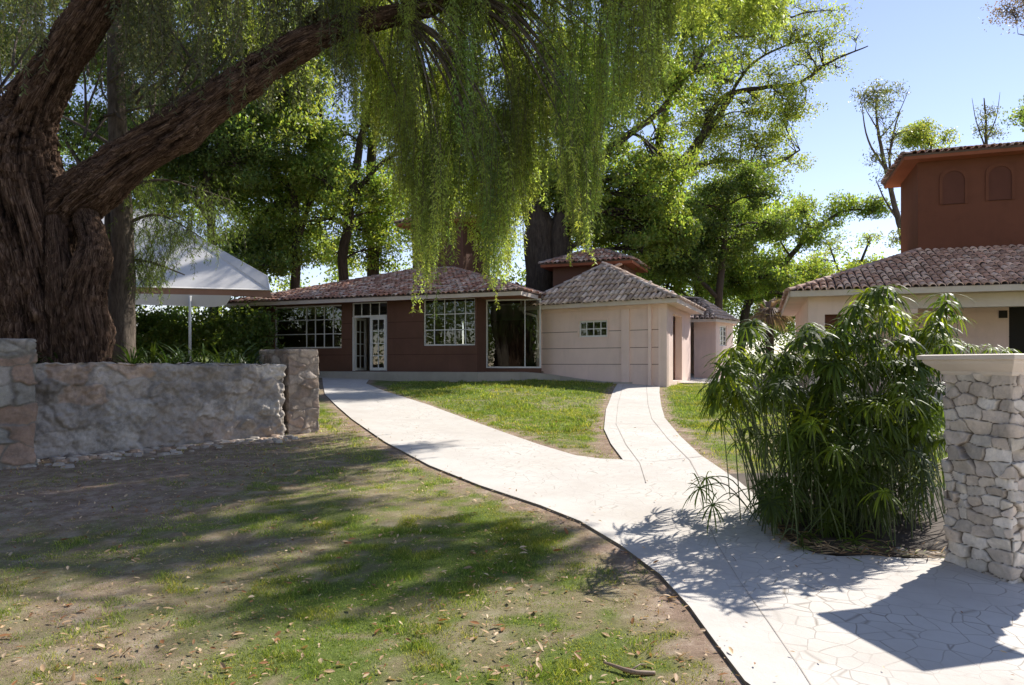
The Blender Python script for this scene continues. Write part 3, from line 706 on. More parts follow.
def fascia_line(pts, z0, z1, th, mat, rt, name='fascia', closed=False):
    mb = MB()
    for a, b in zip(pts[:-1], pts[1:]):
        a = np.array(a[:2]); b = np.array(b[:2]); d = (b - a) / np.linalg.norm(b - a); n = np.array((d[1], -d[0]))
        a_ = a + d * .0; b_ = b - d * .0
        mb.box8([(*(a_ - n * th), z0), (*(b_ - n * th), z0), (*b_, z0), (*a_, z0), (*(a_ - n * th), z1), (*(b_ - n * th), z1), (*b_, z1), (*a_, z1)])
    return mb.build(name, mat, rt)
fascia_line([a0, corner, sb], PE - .12, PE + .025, .03, M['cream'], rt)
mb = MB(); mb.add([(*a0, PE - .10), (*corner, PE - .10), (*sb, PE - .10), (*lb, PE - .10)], [(3, 2, 1, 0)]); mb.build('soffit', M['pink'], rt)
# downpipe at the junction
mb = MB(); q = FP.p(-.5, ov - .02, PE - .1); q2 = FP.p(.02, .08, PE - .28)
mb.tube([FP.p(-.45, ov, EZ + .25), FP.p(-.45, ov, PE - .02), FP.p(-.4, ov - .1, PE - .2), FP.p(.0, .10, PE - .34), FP.p(.03, .09, PE - .6), FP.p(.03, .09, PZ + .15)], [.045] * 6, 8)
o = mb.build('downpipe', M['cream'], rt, smooth=True)
# ------------------------------------------------------------------ annex with canted bay
aL = xy(694, 32.0); aM = xy(716, 31.6); aR = xy(733, 33.2)
rt = thing('annex', 'small pale pink room with a canted bay and hipped tile roof behind the wing', 'house', (aM[0], aM[1], 1.0))
AZ0 = 1.0; AE = EYE + (HZ - 320) / FPX * 31.6
mb = MB()
pts = [aL, aM, aR, (aR[0] + .5, 37), (aL[0] - .3, 37)]
for i, (a, b) in enumerate(zip(pts[:-1], pts[1:])):
    Fq = Frame(a[0], a[1], b[0] - a[0], b[1] - a[1]); L = math.hypot(b[0] - a[0], b[1] - a[1])
    ops = []
    if i == 1: ops = [(L * .22, L * .62, Fq.zat(724, 346), Fq.zat(724, 326))]; FW = Fq; OW = ops[0]
    wall_open(mb, Fq, 0, L, -.2, 0, AZ0 - .4, AE, ops)
    if i == 0: mb.box(Fq, 0, L - .12, 0.002, .03, AE - .25, AE - .02); mb.box(Fq, L - .16, L, 0.002, .035, AZ0 - .3, AE - .25)
mb.build('wall', M['pink'], rt)
window(FW, *OW, [(OW[0] + OW[1]) / 2], lin(OW[2], OW[3], 4), rt, v=-.04)
e = [W(690, 318.5, 31.4), W(716, 318.5, 31.1), W(737.5, 317.5, 32.9), Vector((aR[0] + 1.1, 37.5, 0)), Vector((aL[0] - .6, 37.5, 0))]
for q in e: q.z = AE + .03
ra = Vector((aM[0] - .9, 34.0, AE + 1.2)); rb = Vector((aM[0] + .1, 34.6, AE + 1.2))
o = tiles_plane('roof', [e[0], e[1], rb, ra], rt, None, seed=51, pal=grey)
tiles_plane('roof_side', [e[1], e[2], rb], rt, o, seed=52, pal=grey); tiles_plane('roof_side', [e[2], e[3], rb], rt, o, seed=53, pal=grey)
tiles_plane('roof_side', [e[4], e[0], ra], rt, o, seed=54, pal=grey)
ridge_caps(rt, o, [(e[0], ra), (e[1], rb), (e[2], rb), (ra, rb)], grey)
fascia_line([e[0], e[1], e[2], e[3]], AE - .1, AE + .025, .03, M['cream'], rt)
mb = MB(); mb.add([(q.x, q.y, AE - .08) for q in e], [(4, 3, 2, 1, 0)]); mb.build('soffit', M['pink'], rt)
# ------------------------------------------------------------------ right house
fr_ = (.945, -.327); FB = Frame(8.04, 20.9, *fr_)   # eave line, v=0 at the eave
BE = 3.72; B0 = .75
rt = thing('tower_house', 'pink veranda house with tiled roof and square rust-brown tower at right', 'house', (13.5, 22.5, B0))
TL = 9.5; TD = 9.5
e0, e1, e2, e3 = FB.p(0, 0, BE), FB.p(TL, 0, BE), FB.p(TL, -TD, BE), FB.p(0, -TD, BE)
rz = BE + 1.6; s = 4.15
q0, q1, q2, q3 = FB.p(s, -s, rz), FB.p(TL - 2.0, -s, rz), FB.p(TL - 2.0, -TD + s, rz), FB.p(s, -TD + s, rz)
pk = [(.62, .44, .36), (.54, .36, .29), (.68, .54, .46), (.46, .32, .26), (.62, .48, .41)]
o = tiles_plane('roof', [e0, e1, q1, q0], rt, None, seed=61, pal=pk)
tiles_plane('roof_side', [e3, e0, q0, q3], rt, o, seed=62, pal=pk); tiles_plane('roof_side', [e1, e2, q2, q1], rt, o, step=.5, row=.9, seed=63, pal=pk)
ridge_caps(rt, o, [(e0, q0), (e1, q1), (e3, q3)], pk)
fascia_line([e3, e0, e1, e2], BE - .17, BE - .005, .04, M['cream'], rt)
mb = MB(); mb.add([FB.p(0.04, -.04, BE - .15), FB.p(TL, -.04, BE - .15), FB.p(TL, -TD, BE - .15), FB.p(.04, -TD, BE - .15)], [(3, 2, 1, 0)]); mb.build('soffit', M['pink'], rt)
# walls: closed corner room at left, veranda to the right
mb = MB()
wu = .55; cu = 1.9
aw = [(.55, 1.0, B0, B0 + 2.2)]
wall_open(mb, FB, wu, cu, -.8, -.55, B0 - .4, BE - .15, [(wu + .45, wu + .95, B0 + .9, B0 + 2.3)])
mb.box(FB, wu, wu + .25, -TD + .5, -.8, B0 - .4, BE - .15)
mb.box(FB, cu - .25, cu, -2.6, -.8, B0 - .4, BE - .15)
du = FB.at(1009, -2.6); dops = [(du, du + 1.0, B0, FB.zat(1012, 302, -2.6))]
zz_ = [B0 + .9, B0 + 1.65, B0 + 2.4]
wall_open(mb, FB, cu, TL - .3, -2.9, -2.62, B0 - .4, BE - .15, dops)
wall_open(mb, FB, cu, TL - .3, -2.62, -2.6, B0 - .4, BE - .15, dops + [(cu, TL, a, a + .02) for a in zz_])
mb.build('wall', M['pink'], rt)
mb = MB(); mb.box(FB, cu, TL - .2, -.85, -.55, BE - .55, BE - .16); mb.build('beam', M['cream'], rt)
mb = MB()
for u_ in (FB.at(905, -.7), FB.at(1050, -.7)):
    mb = MB(); mb.box(FB, u_ - .14, u_ + .14, -.84, -.56, B0 - .3, BE - .69); mb.box(FB, u_ - .3, u_ + .3, -.845, -.555, BE - .69, BE - .555)
    mb.build('column', M['pink'], rt)
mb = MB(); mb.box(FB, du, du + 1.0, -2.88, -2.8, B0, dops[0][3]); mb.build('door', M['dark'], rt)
mb = MB(); sgn = FB.at(1003, -2.6); mb.box(FB, sgn - .11, sgn + .11, -2.597, -2.58, FB.zat(1003, 318, -2.6), FB.zat(1003, 310.5, -2.6)); mb.build('wall_plaque', M['dark'], rt)
mb = MB(); mb.box(FB, 0.2, TL, -2.6, -.2, B0 - .3, B0); mb.build('veranda_floor', M['slab'], rt)
mb = MB(); mb.box(FB, wu + .45, wu + .95, -.78, -.74, B0 + .9, B0 + 2.3); mb.build('shutter', M['niche'], rt)
FT = Frame(13.13, 23.3, *fr_)
TZ = 8.28
b1 = FT.at(953.5); b2 = FT.at(1000)
bl_ = [(b1, FT.zat(953, 204), .62, FT.zat(953, 171) - FT.zat(953, 204), 'f'), (b2, FT.zat(1000, 200), .62, FT.zat(1000, 166) - FT.zat(1000, 200), 'f')]
M['tower_brown'] = M['rust2'] = plaster('tower_rust', (.165, .062, .034), .1, .85, .3)  # one even rust plaster for all the tower walls
tower(None, None, 13.13, 23.3, *fr_, 4.6, 3.0, BE + 1.2, TZ, .5, .5, bl_, rt=rt, wallm=M['rust2'], seed=70)
# ------------------------------------------------------------------ marquee
rt = thing('marquee', 'white canvas party tent on thin poles behind the stone wall', 'tent', (*xy(190, 23), 1.3))
mb = MB()
d1, d2 = 23.0, 27.0
rid = W(150, 209, 25.5); ridL = W(-40, 209, 27.5)
eR = W(268, 276, 24.5); eL = W(-60, 286, 21.5)
band_t = W(270, 289, 24.4)
def slab(mb, P, th=.03):
    P = [np.array(p) for p in P]; n = np.cross(P[1] - P[0], P[2] - P[0]); n = n / np.linalg.norm(n) * th; k = len(P)
    mb.add([*P, *[p - n for p in P]], [tuple(range(k)), tuple(range(2 * k - 1, k - 1, -1))] + [(i, (i + 1) % k, k + (i + 1) % k, k + i) for i in range(k)])
f0, f1 = W(-60, 282, 21.0), W(270, 290, 23.5)
cr_ = W(268, 276, 23.9)
bR = W(262, 289, 29.5)
slab(mb, [f0, f1, cr_, rid, ridL]); slab(mb, [cr_, f1, bR, rid]); slab(mb, [ridL, rid, bR, W(-60, 292, 29)])
mb.build('canopy', M['canvas'], rt)
mb = MB(); slab(mb, [W(-60, 290, 21.05), W(272, 297, 23.55), W(270, 290.3, 23.55), W(-60, 282.3, 21.05)], .05); mb.build('beam', M['tent_band'], rt)  # plain brown band between the canopy edge and the valance
mb = MB(); slab(mb, [W(-60, 298, 20.95), W(214, 307, 22.9), W(226, 305, 23.0), W(232, 295.5, 23.0), W(-60, 289.5, 20.95)], .02); mb.build('valance', M['canvas'], rt)
for px_, d_ in ((190, 22.6), (128, 22.0), (60, 21.6)):
    mb = MB(); t_ = W(px_, 296, d_); mb.tube([(t_.x, t_.y, 1.3), tuple(t_)], [.045, .045], 8); mb.build('pole', M['metal'], rt, smooth=True)
# ------------------------------------------------------------------ foliage engines
def leaf_quads(C, D, N, L, Wd, fold=.0):
    """C centres (n,3), D direction (n,3), N normal-ish (n,3), L length, Wd width -> verts, faces: rhombic leaf"""
    D = D / np.linalg.norm(D, axis=1)[:, None]; S = np.cross(D, N); S /= (np.linalg.norm(S, axis=1)[:, None] + 1e-9)
    L = L[:, None]; Wd = Wd[:, None]
    V = np.stack([C - D * L * .5, C + S * Wd * .5 - D * L * .05, C + D * L * .5, C - S * Wd * .5 - D * L * .05], 1).reshape(-1, 3)
    F = np.arange(len(C) * 4).reshape(-1, 4); return V, F
def tintn(n, lo=.7, hi=1.3, warm=.12):
    b = rng.uniform(lo, hi, n); w = rng.normal(0, warm, n)
    return np.stack([b * (1 + w), b, b * (1 - w * .5)], -1).clip(.05, 3)
def tree(name, label, base, trunk, limbs, clumps, leafm, barkm, lsize=.13, dens=1.0, group=None, aspect=.45, sub_r=.42, seg=9, droop=.3, sparse=.0, twigs=True, cat='tree', fork=.0):
    """trunk: [(px,py,d,r)], limbs: list of the same, clumps: [(px,py,d,rx_m,rz_m,nsub,leaves_per_sub)]"""
    rt = thing(name, label, cat, base, group)
    mb = MB(); allp = []
    for i, L in enumerate([trunk] + limbs):
        if L is None: continue
        P = [W(a, b, c) if not isinstance(a, Vector) else a for a, b, c, r in L]; rr = [r for *_, r in L]
        if i == 0: P[0] = Vector(base) - Vector((0, 0, .3)) if True else P[0]
        P, rr = smooth_line(P, rr, 5)
        for k in range(1, len(P) - 1): P[k] = P[k] + Vector((random.gauss(0, 1), random.gauss(0, 1), random.gauss(0, .5))) * rr[k] * .13
        rr = [q * (.72 if cat == 'tree' and name == 'broadleaf_tree' else 1) for q in rr]
        if i == 0: rr[0] *= 1.5; rr[1] *= 1.15
        mb.tube(P, rr, seg if i == 0 else max(5, seg - 2)); allp += [(p, r) for p, r in zip(P, rr)]
    AP = np.array([tuple(p) for p, r in allp]); AR = np.array([r for p, r in allp])
    Cs = []; St = []
    for (px, py, d, rx, rz, nsub, nl) in clumps:
        c = np.array(W(px, py, d)); dd = np.linalg.norm(AP - c, axis=1) + (AP[:, 2] > c[2]) * 1.0; k = int(np.argmin(dd)); a = AP[k]
        mid = (a + c) / 2 + np.array([random.gauss(0, .2), random.gauss(0, .2), dd[k] * .1]); r0 = min(AR[k] * .7, .03 + dd[k] * .018)
        P, rr = smooth_line([a, mid, c], [r0, r0 * .6, r0 * .3], 4); mb.tube(P, rr, 5)
        nsub = max(2, int(nsub * dens * 1.7))
        v = rng.normal(size=(nsub, 3)); v /= np.linalg.norm(v, axis=1)[:, None]; r = rng.uniform(.25, 1, nsub) ** .6
        sc_ = c + v * r[:, None] * np.array([rx, rx * .9, rz])
        if twigs:
            for s in sc_:
                j = P[random.randrange(len(P) // 2, len(P))]; m2 = (np.array(j) + s) / 2 + rng.normal(0, .08, 3) + np.array([0, 0, .06])
                mb.tube([j, m2, s], [r0 * .45 + .008, r0 * .3 + .007, .006], 3, cap=False)
        for s in sc_: 
            n = int(nl * 1.15 * rng.uniform(.5, 1.5)); q = rng.normal(size=(n, 3)); q *= (np.minimum(1, 1.55 / np.linalg.norm(q, axis=1)) ** .8)[:, None]; q = q * np.array([1, 1, .6]) * sub_r * rng.uniform(.5, 1.35) + rng.normal(0, .1, 3)
            Cs.append(s + q); St.append(np.full(n, rng.uniform(.6, 1.35)))
    mb.build('trunk', barkm, rt, smooth=True)
    C = np.concatenate(Cs); n = len(C)
    D = rng.normal(size=(n, 3)); D[:, 2] -= droop * 2.5; N = rng.normal(size=(n, 3)) + np.array([0, 0, .7])
    V, F = leaf_quads(C, D, N, 1.25 * lsize * rng.uniform(.6, 1.35, n), 1.3 * lsize * aspect * rng.uniform(.7, 1.3, n))
    big = fbm(C[:, 0] * .7, C[:, 1] * .7, C[:, 2] * .7, 2)
    tn = tintn(n) * ((.75 + .5 * big) * np.concatenate(St))[:, None]
    raw('crown', V, F, leafm, rt, col=np.repeat(tn, 4, 0)); return rt
# ------------------------------------------------------------------ big pepper tree
tb = xy(48, 12.0)
BIG = thing('pepper_tree', 'huge old weeping pepper tree with gnarled red-brown forked trunk behind the stone wall', 'tree', (tb[0], tb[1], 1.35))
def tubes_from(specs, n=7, seg=16):
    mb = MB()
    for L in specs:
        P, rr = smooth_line([W(a, b, c) for a, b, c, r in L], [r * (.76 if a > 60 or b < 150 else .88) * c / FPX for a, b, c, r in L], n); mb.tube(P, rr, seg)
    return mb
big_limbs = [
    [(48, 392, 12.2, 60), (46, 350, 12.2, 50), (38, 290, 12.2, 43), (26, 230, 12.2, 42), (20, 170, 12.2, 39), (28, 117, 12.1, 31), (60, 59, 12, 25), (99, 0, 11.8, 21), (140, -80, 11.6, 17), (190, -190, 11.5, 11)],
    [(55, 270, 12.4, 36), (66, 215, 12.3, 31), (98, 184, 12.2, 28), (135, 156, 12.2, 26), (178, 129, 12.3, 25), (235, 88, 12.6, 21), (293, 49, 13.0, 17), (345, 26, 13.3, 15), (400, 14, 13.6, 13), (460, -8, 14.2, 11), (530, -60, 15, 8)],
    [(92, 400, 11.9, 30), (88, 350, 11.85, 27), (84, 300, 11.85, 25), (92, 262, 11.9, 22), (92, 236, 12, 17), (80, 205, 12.2, 12)],
    [(15, 400, 11.9, 26), (10, 330, 11.95, 23), (4, 260, 12, 22), (0, 190, 12.1, 20), (-10, 120, 12.3, 18), (-35, 40, 12.6, 15), (-70, -60, 13, 10)],
    [(66, 390, 11.75, 17), (63, 330, 11.75, 15), (60, 270, 11.85, 14), (56, 220, 12, 10)],
    [(150, 142, 12.5, 13), (205, 105, 13.4, 11), (270, 60, 14.4, 9), (330, 5, 15.5, 7), (380, -50, 16, 5)],
]
mb = tubes_from(big_limbs)
tmp = raw('tmp', np.concatenate(mb.v), mb.f, M['bark']); md = tmp.modifiers.new('r', 'REMESH'); md.mode = 'VOXEL'; md.voxel_size = .032
dg = bpy.context.evaluated_depsgraph_get(); ev = tmp.evaluated_get(dg); me = ev.to_mesh()
n = len(me.vertices); co = np.empty(n * 3, np.float32); me.vertices.foreach_get('co', co); co = co.reshape(-1, 3).astype(float)
no = np.empty(n * 3, np.float32); me.vertices.foreach_get('normal', no); no = no.reshape(-1, 3)
FQ = [tuple(p.vertices) for p in me.polygons]; ev.to_mesh_clear(); bpy.data.objects.remove(tmp)
CL = []
for li, L in enumerate(big_limbs):
    P, rr = smooth_line([W(a, b, c) for a, b, c, r in L], [r * (.76 if a > 60 or b < 150 else .88) * c / FPX for a, b, c, r in L], 7); s_ = 0
    for i in range(len(P)):
        if i: s_ += (P[i] - P[i - 1]).length
        tg = (P[min(i + 1, len(P) - 1)] - P[max(i - 1, 0)]).normalized(); CL.append((*P[i], *tg, rr[i], s_ + li * 37))
CL = np.array(CL); bd = np.full(n, 1e9); bi = np.zeros(n, int)
for i in range(len(CL)):
    dd = np.linalg.norm(co - CL[i, :3], axis=1) - CL[i, 6]; m = dd < bd; bd[m] = dd[m]; bi[m] = i
cp_ = CL[bi]; rel = co - cp_[:, :3]; al = (rel * cp_[:, 3:6]).sum(1); sl_ = cp_[:, 7] + al; rad = rel - al[:, None] * cp_[:, 3:6]
rad /= np.linalg.norm(rad, axis=1)[:, None] + 1e-9; rr_ = cp_[:, 6][:, None]
tw = rad * (.35 + rr_) ; bx_, by_, bz_ = (tw[:, 0] + .05 * np.sin(sl_ * 2.1)), tw[:, 1], tw[:, 2]
bs = sl_ * .55
def ridg(f, fs, o, sd): 
    q = fbm(bx_ * f + sd, by_ * f + bs * fs, bz_ * f + bs * fs * .7, o); return 1 - np.abs(q - .5) * 3.2
r1 = ridg(7, 1.6, 3, 3); r2 = ridg(18, 5, 3, 9); lump = fbm(co[:, 0] * 2.2, co[:, 1] * 2.2, co[:, 2] * 1.4, 3) - .5
lowf = sst(3.4, 1.5, co[:, 2]); k_ = np.clip(cp_[:, 6] / .45, .35, 1.1)
dsp = ((r1 - .55) * .15 + (r2 - .55) * .07) * k_ + lump * (.12 + .22 * lowf)
co = co + no * dsp[:, None]
bc = np.clip(.15 + .85 * r1 + .7 * (r2 - .5), .05, 1.5); bc = np.stack([bc, bc * .97, bc * .94], -1)
BARKCO = np.stack([bx_, by_ + bs * .16, bz_ + bs * .1], -1)
ob = raw('trunk', co, np.array(FQ) if all(len(f) == 4 for f in FQ) else FQ, M['bark'], BIG, smooth=True, col=bc)
at_ = ob.data.attributes.new('grain', 'FLOAT_VECTOR', 'POINT'); at_.data.foreach_set('vector', BARKCO.astype(np.float32).ravel())
ob['label'] = 'thick gnarled forked trunk with one long limb reaching right'
# weeping strands
def strands(S, Ln, lmat, lsz=.062, per=.016, name='hanging_foliage', root=None, base=None, tl=.7, th_=1.3, stemm=None, wid=.26, fluff=.07, BT=None):
    Cs = []; Ds = []; tt_ = []; mb = MB(); MT = []
    for k in range(len(S)):
        s = S[k]; L = Ln[k]; n = max(6, int(L / per)); t = np.sort(rng.uniform(0, 1, n)); ph = rng.uniform(0, 6.28, 4)
        ax = rng.normal(0, .10, 2) * L * .5
        fx = lambda q: ax[0] * (q ** .5) + .05 * np.sin(q * 5 + ph[0]); fy = lambda q: ax[1] * (q ** .5) + .05 * np.sin(q * 4 + ph[1])
        C = np.stack([s[0] + fx(t), s[1] + fy(t), s[2] - t * L], -1)
        th = rng.uniform(0, 6.28, n); o_ = np.stack([np.cos(th), np.sin(th), rng.uniform(-1.6, -.3, n)], -1)
        taper = (1 - .55 * t ** 2)[:, None]
        C = C + o_ * np.array([1, 1, .3]) * rng.uniform(.1, 1, n)[:, None] * fluff * taper
        Cs.append(C); Ds.append(o_); b = rng.uniform(tl, th_) * (BT[k][0] if BT else 1); w = rng.normal(0, .05) + (BT[k][1] if BT else 0); tt_.append(np.tile(np.array([b * (1 + w), b, b * (1 - w)]), (n, 1)) * rng.uniform(.8, 1.2, n)[:, None])
        q = np.linspace(0, 1, 6); P = np.stack([s[0] + fx(q), s[1] + fy(q), s[2] - q * L], -1); MT.append((P, .005))
    for P, r in MT: mb.tube([Vector(p) for p in P], [r, r, r * .8, r * .7, r * .6, r * .4], 3, cap=False)
    C = np.concatenate(Cs); n = len(C); D = np.concatenate(Ds); N = rng.normal(size=(n, 3))
    V, F = leaf_quads(C, D, N, lsz * rng.uniform(.7, 1.5, n), lsz * wid * rng.uniform(.7, 1.4, n))
    o = raw(name, V, F, lmat, root, col=np.repeat(np.concatenate(tt_), 4, 0))
    if stemm is not None: mb.build('twigs', stemm, root)
    return o
bx = [330, 352, 372, 392, 408, 416, 428, 440, 452, 466, 480, 492, 502, 512, 524, 534, 548, 562, 574, 588, 600, 614, 630, 648, 664, 678, 690]
by = [85, 120, 150, 190, 235, 290, 296, 268, 250, 232, 262, 292, 296, 272, 226, 205, 178, 205, 258, 252, 168, 152, 138, 120, 90, 50, 5]
Ss = []; Ls = []; Bt = []
# hanging bunches: many strands share a top twig
hang = MB()
CLU = [(336 + 354 * ((i * .618) % 1), random.uniform(12.8, 15.8)) for i in range(88)]
for k in range(360):
    a_, d_ = random.choice(CLU); px_ = a_ + random.gauss(0, 6); lim = np.interp(px_, bx, by); d_ += random.gauss(0, .15)
    if k % 6 == 0: px_ = random.uniform(398, 530); lim = np.interp(px_, bx, by)
    low = random.random() ** .8; bot = lim - low * (lim + 90); top = bot - random.uniform(60, 190)
    if random.random() < .45: bot = lim - abs(random.gauss(0, 14)); top = bot - random.uniform(80, 170)
    m = random.randint(5, 10); c0 = W(px_, top, d_); bt_ = (random.uniform(.6, 1.35), random.gauss(.0, .06))
    for j in range(m):
        s = c0 + Vector((random.gauss(0, .11), random.gauss(0, .13), random.gauss(0, .3))); Lr = (bot - top) / FPX * d_ * random.uniform(.45, 1.02)
        Ss.append(tuple(s)); Ls.append(Lr); Bt.append(bt_)
    if random.random() < .6:
        lp = [W(a, b, c) for a, b, c in ((345, 26, 13.3), (400, 14, 13.6), (460, -8, 14.2), (530, -60, 15), (330, 5, 15.5))]
        lpp = min(lp, key=lambda q: (q - c0).length); mid = (lpp + c0) / 2 + Vector((0, 0, .35 + .05 * (lpp - c0).length))
        P, rr = smooth_line([lpp, mid, c0], [.035, .022, .008], 4); hang.tube(P, rr, 4, cap=False)
hang.build('branches', M['bark2'], BIG)
strands(Ss, Ls, M['weep'], root=BIG, stemm=M['bark2'], BT=Bt, lsz=.07, wid=.27, fluff=.11, per=.0135)
# darker inner foliage over the trunk
Ss = []; Ls = []
INN = [(random.uniform(-60, 345), random.uniform(11.5, 17), random.random()) for _ in range(150)]
for k in range(580):
    a_, d_, r = random.choice(INN); px_ = a_ + random.gauss(0, 7); d_ += random.gauss(0, .15)
    if px_ < 130: top = random.uniform(-120, 10); bot = random.uniform(0, 75) if r < .8 else random.uniform(60, 130)
    else: top = random.uniform(-120, 20); bot = min(random.uniform(10, 130), 125 - (px_ - 130) * .1)
    if bot < top + 20: continue
    s = W(px_, top, d_); Ss.append(tuple(s)); Ls.append((bot - top) / FPX * d_)
strands(Ss, Ls, M['leafD'], lsz=.085, per=.025, root=BIG, tl=.35, th_=.95, fluff=.13, stemm=M['bark2'])
# hidden upper crown (throws the dappled shade)
for cnt, (x0, x1, y0, y1, z0, z1) in ((60, (-6.5, 2.6, 12, 18, 8.6, 11.0)), (26, (-10, -5, 9.5, 17, 8.2, 11)), (8, (-4.5, 0.2, 9.0, 12.5, 9.0, 11.0)), (11, (3.8, 6.8, 11.2, 12.8, 9.4, 10.4)), (85, (-2.4, 4.2, 12.6, 15.4, 9.2, 10.6))):
    S_ = [(random.uniform(x0, x1), random.uniform(y0, y1), random.uniform(z0, z1)) for _ in range(cnt)]
    SS = []; LL = []
    for s in S_:
        for j in range(6): SS.append((s[0] + random.gauss(0, .35), s[1] + random.gauss(0, .35), s[2] + random.gauss(0, .2))); LL.append(random.uniform(.5, 1.5))
    strands(SS, LL, M['weep'], lsz=.10, per=.03, root=BIG, name='upper_crown', fluff=.12)
SS = []; LL = []; TIPS = []  # unseen crown clumps, added so their shade falls on these ground spots
for (px_, py_, rad_) in [(40, 505, .7), (130, 495, .6), (215, 500, .55), (95, 530, .55), (15, 545, .5), (190, 530, .4), (290, 478, .6), (345, 462, .5), (300, 512, .45), (385, 452, .4), (255, 545, .3), (170, 560, .28),
                         (420, 535, .4), (495, 545, .35), (350, 565, .35), (280, 600, .3), (455, 580, .22), (540, 560, .22), (60, 470, .6), (230, 465, .6)]:
    g_ = G(px_, py_); c_ = Vector((g_[0], g_[1], float(gz(*g_)))) + sdir * (random.uniform(9.6, 11) / sdir.z); TIPS.append(c_)
    for j in range(int(95 * rad_)):
        SS.append((c_.x + random.gauss(0, rad_ * .55), c_.y + random.gauss(0, rad_ * .55), c_.z + random.uniform(-.2, .6))); LL.append(random.uniform(.4, .9))
strands(SS, LL, M['weep'], lsz=.12, per=.016, root=BIG, name='upper_crown', fluff=.14)
up = MB()
for c_ in TIPS:
    a = min([W(140, -80, 11.6), W(190, -190, 11.5), W(530, -60, 15), W(380, -50, 16)], key=lambda q: (q - c_).length)
    P, rr = smooth_line([a, (a + c_) / 2 + Vector((random.gauss(0, .4), 0, .6)), c_ + Vector((0, 0, .3))], [.08, .06, .02], 5); up.tube(P, rr, 5)
for k in range(46):
    a = random.choice([W(140, -80, 11.6), W(190, -190, 11.5), W(530, -60, 15), W(380, -50, 16), W(-70, -60, 13)]); b = Vector((random.uniform(-9, 3), random.uniform(10, 18.5), random.uniform(8.6, 10.6)))
    P, rr = smooth_line([a, (a + b) / 2 + Vector((0, 0, .5)), b], [.07, .05, .02], 5); up.tube(P, rr, 5)
for k in range(34):      # bare twigs crossing behind the fork
    a = W(random.uniform(-10, 210), random.uniform(60, 150), random.uniform(12.6, 14)); b = a + Vector((random.uniform(-1.3, 1.3), random.uniform(0, 1.5), random.uniform(.6, 2.2)))
    P, rr = smooth_line([a, (a + b) / 2 + Vector((random.gauss(0, .2), 0, 0)), b], [.03, .02, .006], 5); up.tube(P, rr, 4)
up.build('branches', M['bark2'], BIG, smooth=True)
# ------------------------------------------------------------------ other trees
def base_at(px, d, z=None):
    x, y = xy(px, d); return (x, y, float(gz(x, y)) if z is None else z)
def ring(px, py, rx, ry, d, n, rm, ns, nl, dd=2.0, rz=None):
    """n foliage masses scattered over an ellipse in the picture, at a real distance with depth spread"""
    out = []
    for k in range(n):
        a = random.uniform(0, 6.283); r = math.sqrt(random.random())
        out.append((px + math.cos(a) * r * rx, py + math.sin(a) * r * ry, d + random.uniform(-dd, dd), rm * random.uniform(.7, 1.3), (rz or rm * .7) * random.uniform(.7, 1.3), ns, nl))
    return out
# slim grey trunk beside the pepper tree, with fine drooping needles in front of the tent
b_ = base_at(120, 13.6, 1.4)
rt = thing('she_oak', 'slim grey-trunked tree with fine drooping twigs, right of the huge trunk', 'tree', b_)
mb = MB(); P, rr = smooth_line([Vector(b_) - Vector((0, 0, .2)), W(121, 320, 13.6), W(123, 250, 13.6), W(120, 180, 13.7), W(116, 80, 13.8), W(112, -60, 14)], [.33, .24, .2, .18, .15, .09], 6); mb.tube(P, rr, 12, jit=.12)
P, rr = smooth_line([Vector(b_) - Vector((.05, -.1, .2)), W(112, 300, 13.9), W(110, 220, 14), W(112, 180, 14)], [.2, .13, .1, .05], 6); mb.tube(P, rr, 9, jit=.12)
for q in [((123, 225, 13.6), (160, 215, 13.9), (205, 240, 14.2)), ((121, 260, 13.6), (150, 262, 13.8), (185, 275, 14)), ((121, 190, 13.7), (165, 180, 14), (230, 200, 14.5)), ((119, 150, 13.7), (70, 120, 14.5), (20, 100, 15))]:
    P, rr = smooth_line([W(*a) for a in q], [.04, .025, .01], 5); mb.tube(P, rr, 5)
mb.build('trunk', M['bark2'], rt, smooth=True)
Ss = []; Ls = []
for (cx_, cy_, rx_, ry_, nn) in ((172, 230, 44, 24, 190), (148, 268, 24, 18, 110), (205, 200, 30, 18, 40), (140, 190, 25, 30, 80), (222, 225, 22, 24, 50)):
    for k in range(nn):
        q = W(cx_ + random.gauss(0, rx_ * .5), cy_ + random.gauss(0, ry_ * .5) - 8, random.uniform(13.3, 14.8)); Ss.append(tuple(q)); Ls.append(random.uniform(.2, .7))
strands(Ss, Ls, M['leafC'], lsz=.075, per=.016, root=rt, name='crown', fluff=.08, wid=.14, stemm=M['bark3'])
GB = 'trees behind the long house'
tree('broadleaf_tree', 'tall mid-green tree with a leaning dark trunk, left of the long house roof peak', base_at(338, 37), [(338, 320, 37, .42), (344, 260, 37, .36), (352, 190, 37, .3), (366, 110, 37, .24), (372, 20, 37, .16), (378, -60, 37, .08)],
     [[(350, 200, 37, .2), (385, 160, 37, .13), (420, 150, 37, .07)], [(348, 230, 37, .18), (330, 170, 36, .14), (318, 90, 36, .09)], [(366, 110, 37, .16), (400, 70, 38, .1), (430, 40, 38, .05)]],
     ring(345, 90, 75, 85, 37, 26, 1.5, 9, 85) + ring(340, 215, 60, 45, 38.5, 12, 1.2, 8, 60) + ring(385, 200, 40, 40, 38, 5, 1.1, 6, 60) + ring(320, 190, 30, 40, 36, 7, 1.2, 7, 70), M['leafB'], M['bark3'], .15, group=GB)
